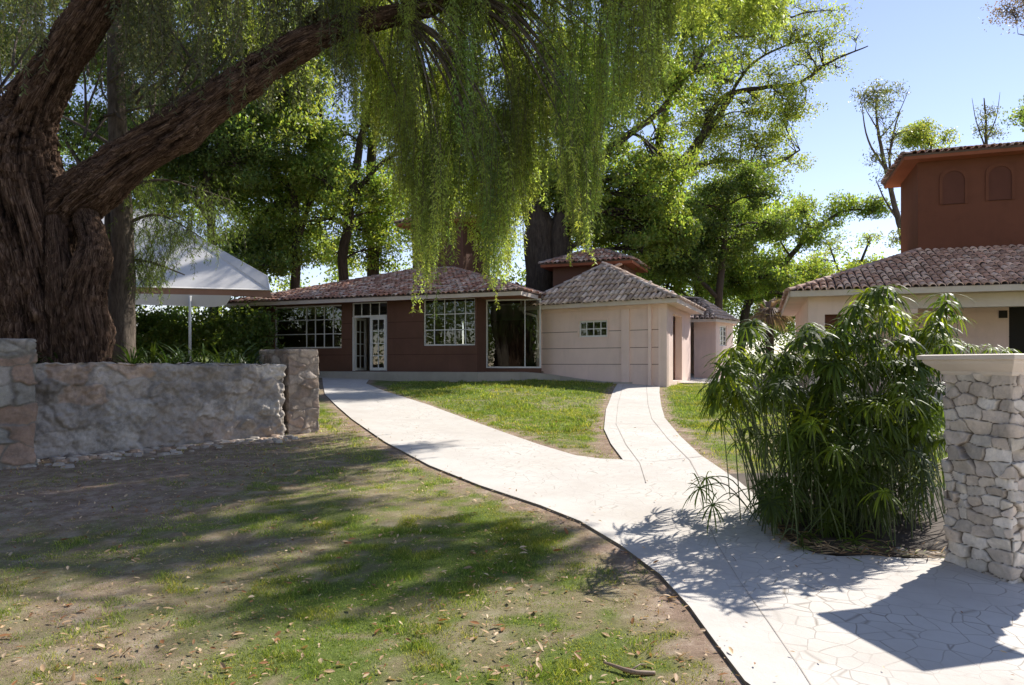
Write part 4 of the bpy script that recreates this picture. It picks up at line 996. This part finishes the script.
tree('broadleaf_tree', 'bushy bright-green tree with twin trunks above the right end of the tent', base_at(292, 35), [(292, 320, 35, .36), (296, 250, 35, .3), (292, 180, 35, .24), (280, 100, 35, .17), (272, 10, 35, .1)],
     [[(296, 250, 35, .2), (312, 190, 35, .15), (318, 120, 35, .08)], [(293, 190, 35, .16), (260, 150, 34, .11), (235, 120, 34, .06)]],
     ring(270, 165, 60, 70, 34.5, 26, 1.35, 9, 85) + ring(285, 240, 40, 30, 36, 9, 1.1, 8, 60) + ring(285, 70, 45, 45, 35, 8, 1.3, 8, 80), M['leafB'], M['bark3'], .15, group=GB)
tree('broadleaf_tree', 'dense dark-green tree rising behind the tent peak', base_at(215, 33), [(215, 330, 33, .34), (212, 240, 33, .28), (205, 150, 33, .2), (200, 60, 33, .1)],
     [[(210, 220, 33, .2), (170, 160, 33, .12), (150, 110, 33, .06)]], ring(195, 150, 65, 75, 33, 28, 1.3, 9, 80) + ring(225, 30, 90, 50, 33, 22, 1.3, 9, 70) + ring(250, 260, 30, 20, 33, 6, .9, 8, 70), M['leafC'], M['bark3'], .14, group=GB)
tree('broadleaf_tree', 'dark leafy tree behind the fork of the huge trunk', base_at(95, 31), [(95, 340, 31, .34), (100, 230, 31, .26), (110, 130, 31, .18), (120, 30, 31, .1)],
     [[(103, 200, 31, .16), (60, 130, 31, .1), (30, 70, 31, .05)]], ring(90, 120, 75, 60, 31, 18, 1.1, 7, 60) + ring(60, 20, 110, 55, 31, 26, 1.2, 9, 70), M['leafC'], M['bark3'], .14, group=GB)
tree('ivy_clad_tree', 'straight columnar trunk dark with ivy above the long house roof', base_at(373, 40), [(373, 320, 40, .38), (373, 250, 40, .34), (372, 180, 40, .3), (374, 100, 40, .2), (374, 20, 40, .1)],
     [[(373, 190, 40, .12), (395, 150, 40, .08), (410, 130, 40, .04)]], [(373, 205 + k * 11, 40, .32, .35, 5, 40) for k in range(6)] + ring(385, 90, 35, 50, 40, 7, 1.0, 6, 50), M['leafC'], M['bark3'], .12, group=GB)
tree('willow_tree', 'light drooping tree showing pale against the sky above the roof', base_at(425, 44), [(425, 320, 44, .35), (430, 240, 44, .3), (420, 170, 44, .2), (405, 100, 44, .1)],
     [[(428, 230, 44, .14), (400, 215, 44, .09), (375, 240, 44, .04)]], ring(410, 200, 26, 45, 44, 9, 1.0, 6, 45) + ring(440, 150, 40, 60, 44, 12, 1.4, 8, 70) + ring(330, 250, 30, 22, 46, 6, .9, 6, 50), M['leafA'], M['bark3'], .15, group=GB)
tree('old_tree', 'massive dark double-trunked tree standing right behind the small brown tower', base_at(548, 33.2), [(548, 300, 33.2, .85), (540, 250, 33.2, .75), (538, 215, 33.2, .62), (530, 160, 33, .45), (515, 80, 33, .3), (500, 0, 33, .18)],
     [[(556, 300, 33.1, .6), (562, 240, 33.1, .55), (566, 200, 33.1, .45), (590, 130, 33, .32), (610, 40, 33, .2), (620, -40, 33, .1)], [(566, 205, 33.1, .3), (610, 150, 33.5, .2), (660, 110, 34, .12), (700, 60, 34, .06)], [(536, 210, 33, .3), (490, 150, 33, .2), (460, 80, 33, .1)]],
     ring(600, 130, 85, 95, 34, 34, 1.5, 9, 85) + ring(630, 225, 45, 28, 34, 16, 1.1, 9, 85) + ring(500, 120, 60, 110, 35, 22, 1.5, 9, 80) + ring(715, 15, 45, 50, 33, 9, 1.1, 8, 60), M['leafB'], M['bark3'], .15, cat='tree')
tree('spreading_tree', 'tall airy yellow-green tree with long dark branches reaching right into the sky', base_at(655, 50), [(655, 320, 50, 0.66), (650, 260, 50, 0.6), (655, 215, 50, 0.504), (675, 175, 50, 0.408), (700, 140, 50, 0.324), (722, 110, 50, 0.24), (735, 90, 50, 0.168)],
     [[(700, 140, 50, 0.24), (722, 98, 50, 0.204), (760, 88, 50, 0.156), (800, 82, 50, 0.12), (830, 62, 50, 0.084), (868, 46, 50, 0.036)],
      [(655, 215, 50, 0.36), (660, 130, 50, 0.288), (680, 80, 49, 0.24), (705, 72, 49, 0.192), (728, 82, 49, 0.12)],
      [(680, 80, 49, 0.18), (715, 42, 49, 0.12), (760, 34, 49, 0.08), (800, 14, 49, .05), (838, 10, 49, 0.012)], [(722, 110, 50, 0.144), (750, 66, 50, 0.096), (790, 44, 50, 0.06), (820, 42, 50, .03), (846, 28, 50, 0.012)],
      [(675, 175, 50, 0.24), (720, 160, 50, 0.156), (770, 165, 50, 0.096), (800, 150, 50, 0.048)], [(660, 130, 50, 0.24), (690, 20, 50, 0.168), (720, -40, 50, 0.12)]],
     ring(700, 40, 55, 60, 50, 24,1.66, 8, 60) + ring(765, 50, 60, 45, 50, 22,1.28, 8, 38) + ring(815, 20, 40, 18, 50, 9,.9, 7, 16) + ring(830, 45, 35, 28, 50, 9,1.02, 7, 20) + ring(735, 140, 65, 50, 50, 26,1.41, 9, 62) + ring(780, 110, 30, 25, 50, 7,1.02, 8, 55) + ring(690, 210, 60, 45, 50, 18,1.54, 9, 75),
     M['leafA'], M['bark3'], .15, sub_r=.5, dens=.72)
GR = 'trees between the two houses'
tree('broadleaf_tree', 'dense mid-green tree right behind the wing and annex roofs', base_at(700, 43), [(700, 330, 43, .4), (698, 270, 43, .34), (705, 220, 43, .26), (715, 180, 43, .15)],
     [[(698, 270, 43, .2), (730, 235, 43, .13), (750, 200, 43, .07)]], ring(705, 250, 75, 60, 42, 40, 1.2, 9, 90), M['leafB'], M['bark3'], .15, group=GR)
tree('broadleaf_tree', 'dark clumped tree with thick upright trunk left of the dead palm', base_at(722, 36), [(722, 340, 36, .3), (720, 290, 36, .26), (724, 240, 36, .2), (728, 190, 36, .1)],
     [[(720, 300, 36, .18), (690, 270, 36, .12)]], ring(685, 240, 34, 42, 36, 22, .85, 9, 80) + ring(742, 215, 40, 40, 36.5, 16, .8, 8, 70), M['leafC'], M['bark3'], .13, group=GR)
tree('arching_tree', 'tree with one long limb arching up to the right of the dead palm', base_at(738, 46), [(738, 335, 46, .3), (748, 305, 46, .26), (775, 275, 46, .2), (800, 245, 46, .16), (825, 222, 46, .12), (850, 210, 46, .07), (880, 212, 46, .03)],
     [[(760, 290, 46, .14), (795, 295, 46, .1), (830, 300, 46, .05)]], [(805 + k * 13, 238 - k * 11 + (k > 3) * (k - 3) * 12, 46, .75, .6, 7, 60) for k in range(7)] + [(870, 208, 46, .5, .5, 4, 40), (900, 212, 46, .0, .0, 2, 1)] + ring(790, 225, 30, 20, 46, 8, .8, 7, 60) + ring(790, 285, 50, 26, 47, 22, 1.1, 8, 75), M['leafB'], M['bark3'], .15, group=GR)
tree('broadleaf_tree', 'pale yellow-green tree low against the sky between the houses', base_at(850, 55), [(850, 340, 55, .3), (852, 300, 55, .25), (858, 270, 55, .18), (870, 240, 55, .08)],
     [[(852, 300, 55, .14), (835, 262, 55, .1), (828, 240, 55, .05)], [(856, 285, 55, .1), (880, 262, 55, .05)], [(850, 290, 55, .1), (815, 270, 55, .05)]], ring(840, 285, 60, 28, 55, 22, 1.3, 8, 60) + ring(850, 245, 26, 14, 55, 5, .8, 5, 22), M['leafA'], M['bark3'], .16, group=GR)
tree('bare_tree', 'slender nearly bare tree leaning left of the brown tower', base_at(915, 42), [(915, 330, 42, .26), (905, 255, 42, .2), (897, 215, 42, .16), (886, 170, 42, .12), (878, 130, 42, .08), (876, 100, 42, .04)],
     [[(892, 190, 42, .1), (890, 150, 42, .07), (900, 110, 42, .03)], [(886, 170, 42, .08), (868, 140, 42, .05), (862, 105, 42, .02)], [(880, 138, 42, .05), (895, 120, 42, .03), (908, 92, 42, .015)], [(899, 222, 42, .08), (885, 200, 42, .05), (876, 180, 42, .02)], [(878, 130, 42, .05), (866, 110, 42, .02)]],
     ring(882, 105, 22, 18, 42, 9, .8, 7, 14) + ring(890, 160, 16, 30, 42, 6, .8, 6, 9) + ring(900, 240, 10, 15, 42, 3, .6, 5, 20), M['leafD'], M['bark2'], .12, sub_r=.3)
tree('round_tree', 'small rounded yellow-green treetop peeking over the left edge of the tower roof', base_at(930, 52), [(930, 340, 52, .25), (930, 200, 52, .18), (931, 145, 52, .06)],
     [], ring(932, 140, 24, 12, 52, 9, .9, 8, 40), M['leafA'], M['bark3'], .15)
tree('bare_tree', 'spindly treetop with few leaves above the middle of the tower roof', base_at(985, 48), [(985, 340, 48, .22), (986, 200, 48, .16), (986, 130, 48, .08), (984, 98, 48, .03)],
     [[(986, 150, 48, .06), (976, 120, 48, .03), (972, 98, 48, .01)], [(986, 140, 48, .06), (996, 118, 48, .03), (1000, 92, 48, .01)], [(986, 145, 48, .04), (980, 110, 48, .015)]], ring(986, 125, 12, 14, 48, 5, .6, 6, 14), M['leafD'], M['bark2'], .12, sub_r=.28)
tree('broadleaf_tree', 'green treetop cut off by the right edge above the tower roof', base_at(1045, 45), [(1045, 340, 45, .25), (1042, 200, 45, .18), (1035, 110, 45, .08)],
     [], ring(1034, 112, 22, 14, 45, 7, .9, 7, 60), M['leafB'], M['bark3'], .15)
tree('bare_tree', 'purplish twiggy branch tips hanging at the top right corner', base_at(1090, 20), [(1090, 360, 20, .22), (1085, 150, 20, .16), (1075, 0, 20, .1), (1060, -60, 20, .05)],
     [[(1075, 0, 20, .05), (1040, 0, 20, .03), (1008, 12, 20, .01)], [(1075, -20, 20, .05), (1035, 30, 20, .02), (1018, 34, 20, .01)]], ring(1020, 12, 18, 16, 20, 6, .38, 7, 16, .5) + ring(1050, -10, 25, 25, 20, 6, .5, 6, 14, .5), M['litter'], M['bark2'], .06, sub_r=.2)
# dead palm
b_ = base_at(770, 30); rt = thing('dead_palm', 'small palm with grey-brown drooping dead fronds between the houses', 'palm', b_)
mb = MB(); top = W(770, 315, 30); mb.tube([Vector(b_), (Vector(b_) + top) / 2, top], [.2, .17, .16], 8, jit=.2); mb.build('trunk', M['bark3'], rt)
mb = MB()
for k in range(34):
    a = k * 2.4; el = random.uniform(-.4, 1.2); Lf = random.uniform(.8, 1.35)
    for j in range(13):
        s = (j - 6) / 6; d0 = Vector((math.cos(a + s * .55) * math.cos(el), math.sin(a + s * .55) * math.cos(el), math.sin(el)))
        p0 = top + d0 * .15; p1 = top + d0 * Lf * .6 + Vector((0, 0, -.05)); p2 = top + d0 * Lf + Vector((0, 0, -.35 - .2 * abs(s)))
        w = d0.cross(Vector((0, 0, 1))).normalized() * .02
        mb.add([p0 - w, p0 + w, p1 + w, p1 - w, p2 + w * .2, p2 - w * .2], [(0, 1, 2, 3), (3, 2, 4, 5)], (random.uniform(.5, 1.2),) * 3)
mb.build('fronds', M['frond'], rt, col=True)
# far wood and undergrowth masses
def mass(name, label, boxes, n, lm, ls, cat):
    Cs = []
    for (px0, px1, py0, py1, d0, d1, k) in boxes:
        for _ in range(k):
            c = np.array(W(random.uniform(px0, px1), random.uniform(py0, py1), random.uniform(d0, d1))); r = random.uniform(.5, 1.3) * (d0 / 45)
            Cs.append(c + rng.normal(size=(n, 3)) * r * np.array([.6, .6, .45]))
    C = np.concatenate(Cs); m = len(C); g = gz(C[:, 0], C[:, 1]); C = C[C[:, 2] > g]; m = len(C)
    V, F = leaf_quads(C, rng.normal(size=(m, 3)), rng.normal(size=(m, 3)) + (0, 0, .6), ls * rng.uniform(.6, 1.4, m), ls * .6 * rng.uniform(.6, 1.3, m))
    o = raw(name, V, F, lm, col=np.repeat(tintn(m) * (.6 + .8 * fbm(C[:, 0] * .4, C[:, 1] * .4, C[:, 2] * .4, 2))[:, None], 4, 0)); tag(o, label, cat, kind='stuff')
mass('far_wood', 'far mass of green woodland closing the view behind the houses', [(560, 900, 262, 335, 62, 75, 150), (560, 800, 190, 280, 62, 75, 90), (900, 1150, 240, 330, 62, 75, 40), (-250, 560, 255, 345, 58, 72, 170), (-250, 250, 120, 260, 60, 72, 120), (250, 350, 170, 260, 60, 72, 30)], 130, M['leafB'], .34, 'woodland')
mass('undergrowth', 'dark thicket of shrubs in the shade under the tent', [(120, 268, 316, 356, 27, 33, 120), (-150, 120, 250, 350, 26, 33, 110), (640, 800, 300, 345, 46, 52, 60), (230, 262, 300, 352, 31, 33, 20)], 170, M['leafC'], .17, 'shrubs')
# shrubs in the raised bed (low), individually
def strap_plant(x, y, z, n, L, w, mat, name, label, group, spread=1.0, cat='plant', lo=.15, segs=5):
    rt_o = thing(name, label, cat, (x, y, z), group); mb = MB()
    for k in range(n):
        a = random.uniform(0, 6.283); el = random.uniform(.5, 1.45); l = L * random.uniform(.6, 1.15); d = Vector((math.cos(a), math.sin(a), 0)); s = Vector((-d.y, d.x, 0)); ww = w * random.uniform(.7, 1.2)
        p = Vector((x, y, z)) + d * random.uniform(0, .08) ; V = []; e = el
        for i in range(segs + 1):
            t = i / segs; wv = s * ww * (math.sin(math.pi * min(1, .2 + t * .8)) * .9 + .06); V += [p - wv / 2, p + wv / 2]
            p = p + (d * math.cos(e) * spread + Vector((0, 0, math.sin(e)))) * (l / segs); e -= random.uniform(.2, .5)
        c = random.uniform(.7, 1.35)
        mb.add(V, [(2 * i, 2 * i + 1, 2 * i + 3, 2 * i + 2) for i in range(segs)], (c * random.uniform(.9, 1.3), c, c * .8))
    mb.build('leaves', mat, rt_o, col=True); return rt_o
desc = ['strappy green lily plant, %s on top of the stone wall bed']
spots = [(28, 'leftmost'), (60, 'second from the left'), (132, 'just right of the slim grey trunk'), (152, 'fourth from the left'), (170, 'just left of the tent pole'), (186, 'right under the tent pole'), (204, 'just right of the tent pole'), (222, 'third from the brown pier'), (236, 'second from the brown pier'), (248, 'closest to the brown pier')]
for i, (px_, s) in enumerate(spots):
    for_d = 10.6 + (px_ - 22) / 268 * 2.6 + .35
    x_, y_ = xy(px_, for_d + random.uniform(0, .5)); strap_plant(x_, y_, 1.42, 46, .95 if px_ > 120 else .8, .032, M['strap'], 'lily_plant', 'strappy green lily plant on the wall bed, ' + s, 'strappy plants along the wall top')
# ------------------------------------------------------------------ umbrella papyrus
pb = (2.95, 6.75, .06)
rt = thing('umbrella_papyrus', 'big dark green umbrella papyrus clump leaning over the pale path', 'plant', pb)
stems = MB(); LV = []; LF = []; LC = []; nv = 0
def umbel(c, axis, n, L, w, tint):
    global nv
    axis = axis.normalized(); a0 = axis.cross(Vector((.3, .2, 1))).normalized(); b0 = axis.cross(a0)
    for k in range(n):
        th = 2 * math.pi * (k + random.random() * .6) / n; rad = a0 * math.cos(th) + b0 * math.sin(th); l = L * random.uniform(.65, 1.2); el = random.uniform(-.1, .75)
        d = (rad * math.cos(el) + axis * math.sin(el)).normalized(); p = c.copy(); s = d.cross(axis).normalized(); V = []; seg = 5
        for i in range(seg + 1):
            t = i / seg; wv = s * w * (.25 + 1.1 * math.sin(math.pi * (t * .85 + .1)) * .8) ; V += [p - wv * .5, p + wv * .5]
            d = (d + Vector((0, 0, -1)) * random.uniform(.18, .5)).normalized(); p = p + d * (l / seg)
        V[-1] = V[-2] + (V[-1] - V[-2]) * .2
        LV.extend([tuple(v) for v in V]); LF.extend([(nv + 2 * i, nv + 2 * i + 1, nv + 2 * i + 3, nv + 2 * i + 2) for i in range(seg)]); nv += len(V)
        q = random.uniform(.8, 1.2); LC.extend([(tint[0] * q, tint[1] * q, tint[2] * q)] * len(V))
def stem(b, tip, bend, r=.006):
    P, rr = smooth_line([b, (b + tip) / 2 + bend, tip], [r, r * .9, r * .6], 5); stems.tube(P, rr, 4, cap=False, c=(random.uniform(.7, 1.3),) * 3)
    return (P[-1] - P[-2]).normalized()
def inb():
    while True:
        x = random.uniform(2.05, 4.4); y = random.uniform(5.95, 8.6)
        if x > 3.0 and y < 6.35 and x > 3.05: continue
        return Vector((x, y, .05))
tops = []
# outline of the clump in the picture: x -> top y
ox = [705, 712, 725, 740, 755, 772, 785, 800, 812, 825, 840, 855, 868, 882, 897, 912, 928, 944, 955, 985, 1005]
oy = [395, 372, 335, 322, 308, 345, 342, 318, 300, 325, 312, 285, 275, 262, 290, 318, 300, 272, 310, 345, 343]
for k in range(285):
    for _ in range(100):
        px_ = random.uniform(708, 950); d_ = random.uniform(6.2, 8.0); yt = np.interp(px_, ox, oy)
        pyy = yt + 12 + random.random() ** 1.15 * (430 - yt)
        if px_ < 795 and random.random() < .45: continue
        lowlim = np.interp(px_, [705, 760, 800, 830, 950], [395, 440, 500, 520, 530])
        if pyy < lowlim: break
    tops.append((px_, pyy, d_))
for px_, pyy, d_ in tops:
    c = W(px_, pyy, d_); b = inb(); b.x = b.x * .5 + (c.x + .5) * .5 if c.x > 2.2 else 2.3 + random.random() * .6; b.y = max(6.0, b.y * .4 + c.y * .6)
    if b.x > 3.0 and b.y < 6.35: b.y = 6.4 + random.random() * .3
    ax = stem(b, c, Vector((0, 0, .15 + .1 * random.random())) + (b - c).normalized() * 0 )
    g = random.uniform(.55, 1.2); tn = (g, g, g * .8) if random.random() > .14 else (g * 2.6, g * 2.1, g * .8)
    umbel(c, (ax + Vector((0, 0, .5))).normalized(), random.randint(14, 20), random.uniform(.19, .31), random.uniform(.018, .028), tn)
# lower skirt and fallen culms lying towards the path
for k in range(190):
    px_ = random.uniform(765, 945); pyy = random.uniform(430, 552) if random.random() < .75 else random.uniform(380, 520)
    if px_ < 800 and pyy > 510: continue
    if px_ > 850 and pyy > 505 and random.random() < .75: continue
    d_ = random.uniform(5.95, 7.4)
    if px_ > 925: d_ = random.uniform(6.3, 7)
    c = W(px_, pyy, d_); c.z = max(c.z, .12); b = Vector((min(max(c.x + random.gauss(.1, .2), 2.25), 3.2), max(6.0, c.y + random.uniform(0, .5)), .05))
    ax = stem(b, c, Vector((0, 0, .1))); g = random.uniform(.35, .9); umbel(c, (ax + Vector((0, -.3, .3))).normalized(), random.randint(10, 15), random.uniform(.18, .30), .017, (g, g, g * .8))
for (px_, pyy, d_) in [(836, 448, 5.9), (884, 492, 5.8), (812, 425, 6.0), (905, 400, 6.0), (880, 345 + 60, 6.1), (760, 360, 6.6), (728, 360, 6.6)]:      # pale young umbels in front
    c = W(px_, pyy, d_); b = Vector((c.x + .2, max(6.05, c.y + .25), .05)); ax = stem(b, c, Vector((0, 0, .1))); umbel(c, Vector((.1, -.35, .9)), 20, .27, .014, (1.5, 1.35, .7)); umbel(c, Vector((.1, -.7, .6)), 26, .08, .006, (3.4, 3.0, 1.2))
for (px_, pyy, d_, bx_) in [(700, 488, 6.3, 2.35), (712, 505, 6.2, 2.35), (706, 478, 6.6, 2.4), (720, 420, 6.6, 2.4), (715, 390, 6.7, 2.4), (730, 410, 6.7, 2.4), (745, 440, 6.6, 2.4), (742, 395, 6.8, 2.4), (722, 375, 6.9, 2.4), (735, 350, 6.9, 2.5), (748, 375, 6.9, 2.4)]:
    c = W(px_, pyy, d_); ax = stem(Vector((bx_, 6.7, .05)), c, Vector((-.05, 0, .22))); umbel(c, (ax * .3 + Vector((0, -.1, .5))).normalized(), 17, .25, .012, (1.2, 1.2, .75))
for (px_, pyy, d_) in [(968, 345, 7.4), (992, 348, 7.2), (1006, 350, 7.4), (950, 340, 7.2), (958, 318, 7.5)]:
    c = W(px_, pyy, d_); ax = stem(Vector((c.x - .1, 7.5, .05)), c, Vector((0, 0, .1))); umbel(c, Vector((0, -.2, 1)), 22, .24, .012, (1.5, 1.4, .8))
umbel(W(830, 573, 5.45) * 1.0, Vector((0, -.2, 1)), 18, .22, .012, (.8, .8, .6))
stems.build('stems', M['stem'], rt, col=True)
raw('leaves', np.array(LV), LF, M['papyrus'], rt, col=np.array(LC))
# ------------------------------------------------------------------ grass, litter, twig
def blades(n, x0, x1, y0, y1, h, w, seed):
    rg = np.random.default_rng(seed); x = rg.uniform(x0, x1, n); y = rg.uniform(y0, y1, n)
    vis = (np.abs(x) < y * .74 + .6)
    m = grassmask(x, y); ok = vis & (rg.uniform(0, 1, n) < m) & ~inside(PATH, x, y) & ~inside(BEDL, x, y) & ~inside(BEDP, x, y) & ~inside(np.array(ter), x, y) & ~inside(np.array(ter2), x, y)
    x, y, m = x[ok], y[ok], m[ok]; n = len(x); z = gz(x, y) - .005 + (fbm(x * 1.3, y * 1.3, 1, 3) - .5) * .05 * sst(0, .6, dist_poly(PATH, x, y))
    a = rg.uniform(0, 6.283, n); hh = h * rg.uniform(.4, 1.4, n) * (.5 + .6 * m) * (.7 + 1.3 * sst(.55, .75, fbm(x * 4, y * 4, 5, 2))); ww = w * rg.uniform(.6, 1.4, n); b = rg.uniform(0, 6.283, n); ln = hh * rg.uniform(.2, 1.1, n)
    P = np.stack([x, y, z], -1); S = np.stack([np.cos(a) * ww / 2, np.sin(a) * ww / 2, 0 * a], -1); T = np.stack([np.cos(b) * ln, np.sin(b) * ln, hh], -1)
    V = np.stack([P - S, P + S, P + T * .55 + S * .7 + np.array([0, 0, .0]), P + T], 1).reshape(-1, 3)
    F = np.arange(n * 4).reshape(-1, 4); dry = rg.uniform(0, 1, n) < (.46 - .22 * m)
    t_ = rg.uniform(.7, 1.3, n)[:, None] * np.where(dry[:, None], np.array([2.3, 1.75, 2.4]), np.array([1, 1, 1.])); lowf_ = fbm(x * 1.4 + 9, y * 1.4, 4, 3); t_ = t_ * (.72 + .55 * lowf_)[:, None] * np.stack([1 + .2 * sst(.45, .65, fbm(x * 2.2, y * 2.2, 8, 3)), np.ones(n), np.ones(n)], -1); return V, F, np.repeat(t_, 4, 0)
parts = [blades(650000, -6, 2.2, 3.2, 9, .020, .0045, 1), blades(200000, -9, 3, 9, 17, .028, .010, 2), blades(180000, -4, 12, 13, 27, .045, .018, 3), blades(60000, 2, 9, 8, 16, .04, .010, 4), blades(50000, 5, 40, 27, 60, .07, .05, 5)]
VV = []; FF = []; CC = []; n0 = 0
for V, F, C in parts: VV.append(V); FF.append(F + n0); CC.append(C); n0 += len(V)
o = raw('grass', np.concatenate(VV), np.concatenate(FF), M['grass'], col=np.concatenate(CC)); tag(o, 'short patchy lawn grass with dry spots either side of the path', 'grass', kind='stuff')
n = 20000; x = rng.uniform(-8, 3, n); y = 3.2 + rng.uniform(0, 1, n) ** 1.5 * 12
x = np.where(rng.uniform(0, 1, n) < .25, x, x)
ok = (np.abs(x) < y * .74 + .5) & ~inside(BEDL, x, y) & (~inside(PATH, x, y) | (rng.uniform(0, 1, n) < .02 + .25 * np.exp(-dist_poly(PATH, x, y) / .12))) & ~inside(BEDP, x, y) & (rng.uniform(0, 1, n) < .35 + 1.2 * sst(.42, .62, fbm(x * 1.6, y * 1.6, 7, 3)))
x, y = x[ok], y[ok]; n = len(x)
zc = gz(x, y) + np.where(inside(PATH, x, y), .034, .012) + rng.uniform(0, .012, n)
D = np.stack([rng.normal(size=n), rng.normal(size=n), rng.normal(0, .25, n)], -1); D /= np.linalg.norm(D, axis=1)[:, None]
S = np.cross(D, np.array([0, 0, 1.])) + rng.normal(0, .3, (n, 3)); S /= np.linalg.norm(S, axis=1)[:, None]; U = np.cross(S, D)
L = rng.choice([.011, .019, .032], n, p=[.55, .36, .09])[:, None] * rng.uniform(.7, 1.3, (n, 1)); C = np.stack([x, y, zc], -1)
V = np.stack([C - D * L, C - D * L * .3 + S * L * .38 + U * L * .18, C + D * L * .35 + S * L * .3 + U * L * .2, C + D * L + U * L * .1, C + D * L * .3 - S * L * .32 + U * L * .22, C - D * L * .35 - S * L * .36 + U * L * .15], 1).reshape(-1, 3)
i6 = np.arange(n)[:, None] * 6; F = np.concatenate([i6 + np.array([[0, 1, 2, 3]]), i6 + np.array([[0, 3, 4, 5]])])
kind = rng.integers(0, 4, n); pal = np.array([(1.5, 1.5, 1.5), (1.0, .9, .8), (.7, .45, .3), (1.2, 1.1, 1.0)])[kind] * rng.uniform(.8, 1.2, (n, 1))
o = raw('leaf_litter', V, F, M['litter'], col=np.repeat(pal, 6, 0)); tag(o, 'dry brown and pale fallen leaves scattered over the lawn', 'leaf litter', kind='stuff')
nb_ = 420; th_ = rng.uniform(0, 6.283, nb_); q = BEDP[rng.integers(0, 6, nb_)] * 1.0; q2 = BEDP[rng.integers(0, 5, nb_)]; w_ = rng.uniform(0, 1, (nb_, 1)); q = q * w_ + q2 * (1 - w_) + rng.normal(0, .10, (nb_, 2)) + np.array([0, .05])
D = np.stack([np.cos(th_), np.sin(th_), rng.normal(0, .15, nb_)], -1); C = np.column_stack([q, gz(q[:, 0], q[:, 1]) + .04 + rng.uniform(0, .02, nb_)])
V, F = leaf_quads(C, D, rng.normal(0, .3, (nb_, 3)) + (0, 0, 1), rng.uniform(.06, .2, nb_), rng.uniform(.008, .018, nb_)); pal = np.array([(1.3, 1.2, 1.0), (.6, .45, .35), (.9, .8, .6), (.45, .75, .3)])[rng.integers(0, 4, nb_)]
tag(raw('bed_litter', V, F, M['litter'], col=np.repeat(pal, 4, 0)), 'dead straw-like papyrus leaves lying along the edge of the bed', 'leaf litter', kind='stuff')
mb = MB()
def gp(px, py, h=.03): a = G(px, py); return Vector((a[0], a[1], float(gz(*a)) + h))
P, rr = smooth_line([gp(604, 668), gp(618, 674, .035), gp(634, 678, .03), gp(655, 677, .02)], [.006, .010, .013, .011], 6); mb.tube(P, rr, 7, jit=.2)
mb.tube([gp(630, 677), gp(640, 671, .035), gp(648, 668, .02)], [.006, .004, .002], 5)
o = mb.build('fallen_branch', M['frond'], col=True, smooth=True); tag(o, 'pale curved dead branch lying on the lawn at the bottom edge', 'branch')
# stones under the papyrus
for i, (px_, py_, r_, lb) in enumerate([(905, 553, .07, 'pale rounded stone under the papyrus, nearest the pillar'), (868, 550, .05, 'small pale stone under the middle of the papyrus')]):
    g_ = G(px_, py_ + 4); mb = MB(); n = 9; zz0 = float(gz(*g_)); V = []
    for j, (s_, h_) in enumerate(((1, -.3), (1.05, .2), (.75, .6), (.3, .8))): V += [(g_[0] + r_ * s_ * math.cos(a) * random.uniform(.85, 1.15), g_[1] + .08 + r_ * s_ * math.sin(a), zz0 + r_ * h_) for a in np.arange(n) * 2 * math.pi / n]
    mb.add(V, [(j * n + k, j * n + (k + 1) % n, (j + 1) * n + (k + 1) % n, (j + 1) * n + k) for j in range(3) for k in range(n)] + [tuple(range(3 * n, 4 * n))], (.4, .36, .31))
    tag(mb.build('stone', M['stone'], col=True, smooth=True), lb, 'stone', 'stones in the papyrus bed')
# low planter wall by the dead palm
FQ_ = Frame(*xy(742, 24.5), .99, -.1); mb = MB(); mb.box(FQ_, 0, 2.6, -.3, 0, .7, 1.15); mb.box(FQ_, -.04, 2.64, -.34, .04, 1.15, 1.22)
tag(mb.build('planter_wall', M['slab']), 'low grey kerb wall beyond the papyrus near the dead palm', 'wall')
# trees behind the camera, seen only as reflections in the glass
for i, (x_, y_) in enumerate([(-16, -16), (-7, -20), (3, -18), (12, -15), (-27, 12), (-31, 5), (-24, 2), (-36, 14), (-29, -5), (-15, -5), (-20, -9)]):
    rt = thing('park_tree', 'leafy park tree standing out of frame beside or behind the viewpoint', 'tree', (x_, y_, 0), 'park trees out of frame')
    mb = MB(); mb.tube([(x_, y_, float(gz(x_, y_)) - .2), (x_ + .2, y_, 4), (x_, y_, 7)], [.4, .3, .1], 8); mb.build('trunk', M['bark3'], rt)
    C = np.concatenate([np.array([x_, y_, 6]) + rng.normal(size=3) * np.array([2.4, 2.4, 2.2]) + rng.normal(size=(60, 3)) * .7 for _ in range(60)]); m = len(C)
    V, F = leaf_quads(C, rng.normal(size=(m, 3)), rng.normal(size=(m, 3)), .3 * rng.uniform(.6, 1.4, m), .2 * rng.uniform(.6, 1.4, m)); raw('crown', V, F, M['leafB'], rt, col=np.repeat(tintn(m), 4, 0))
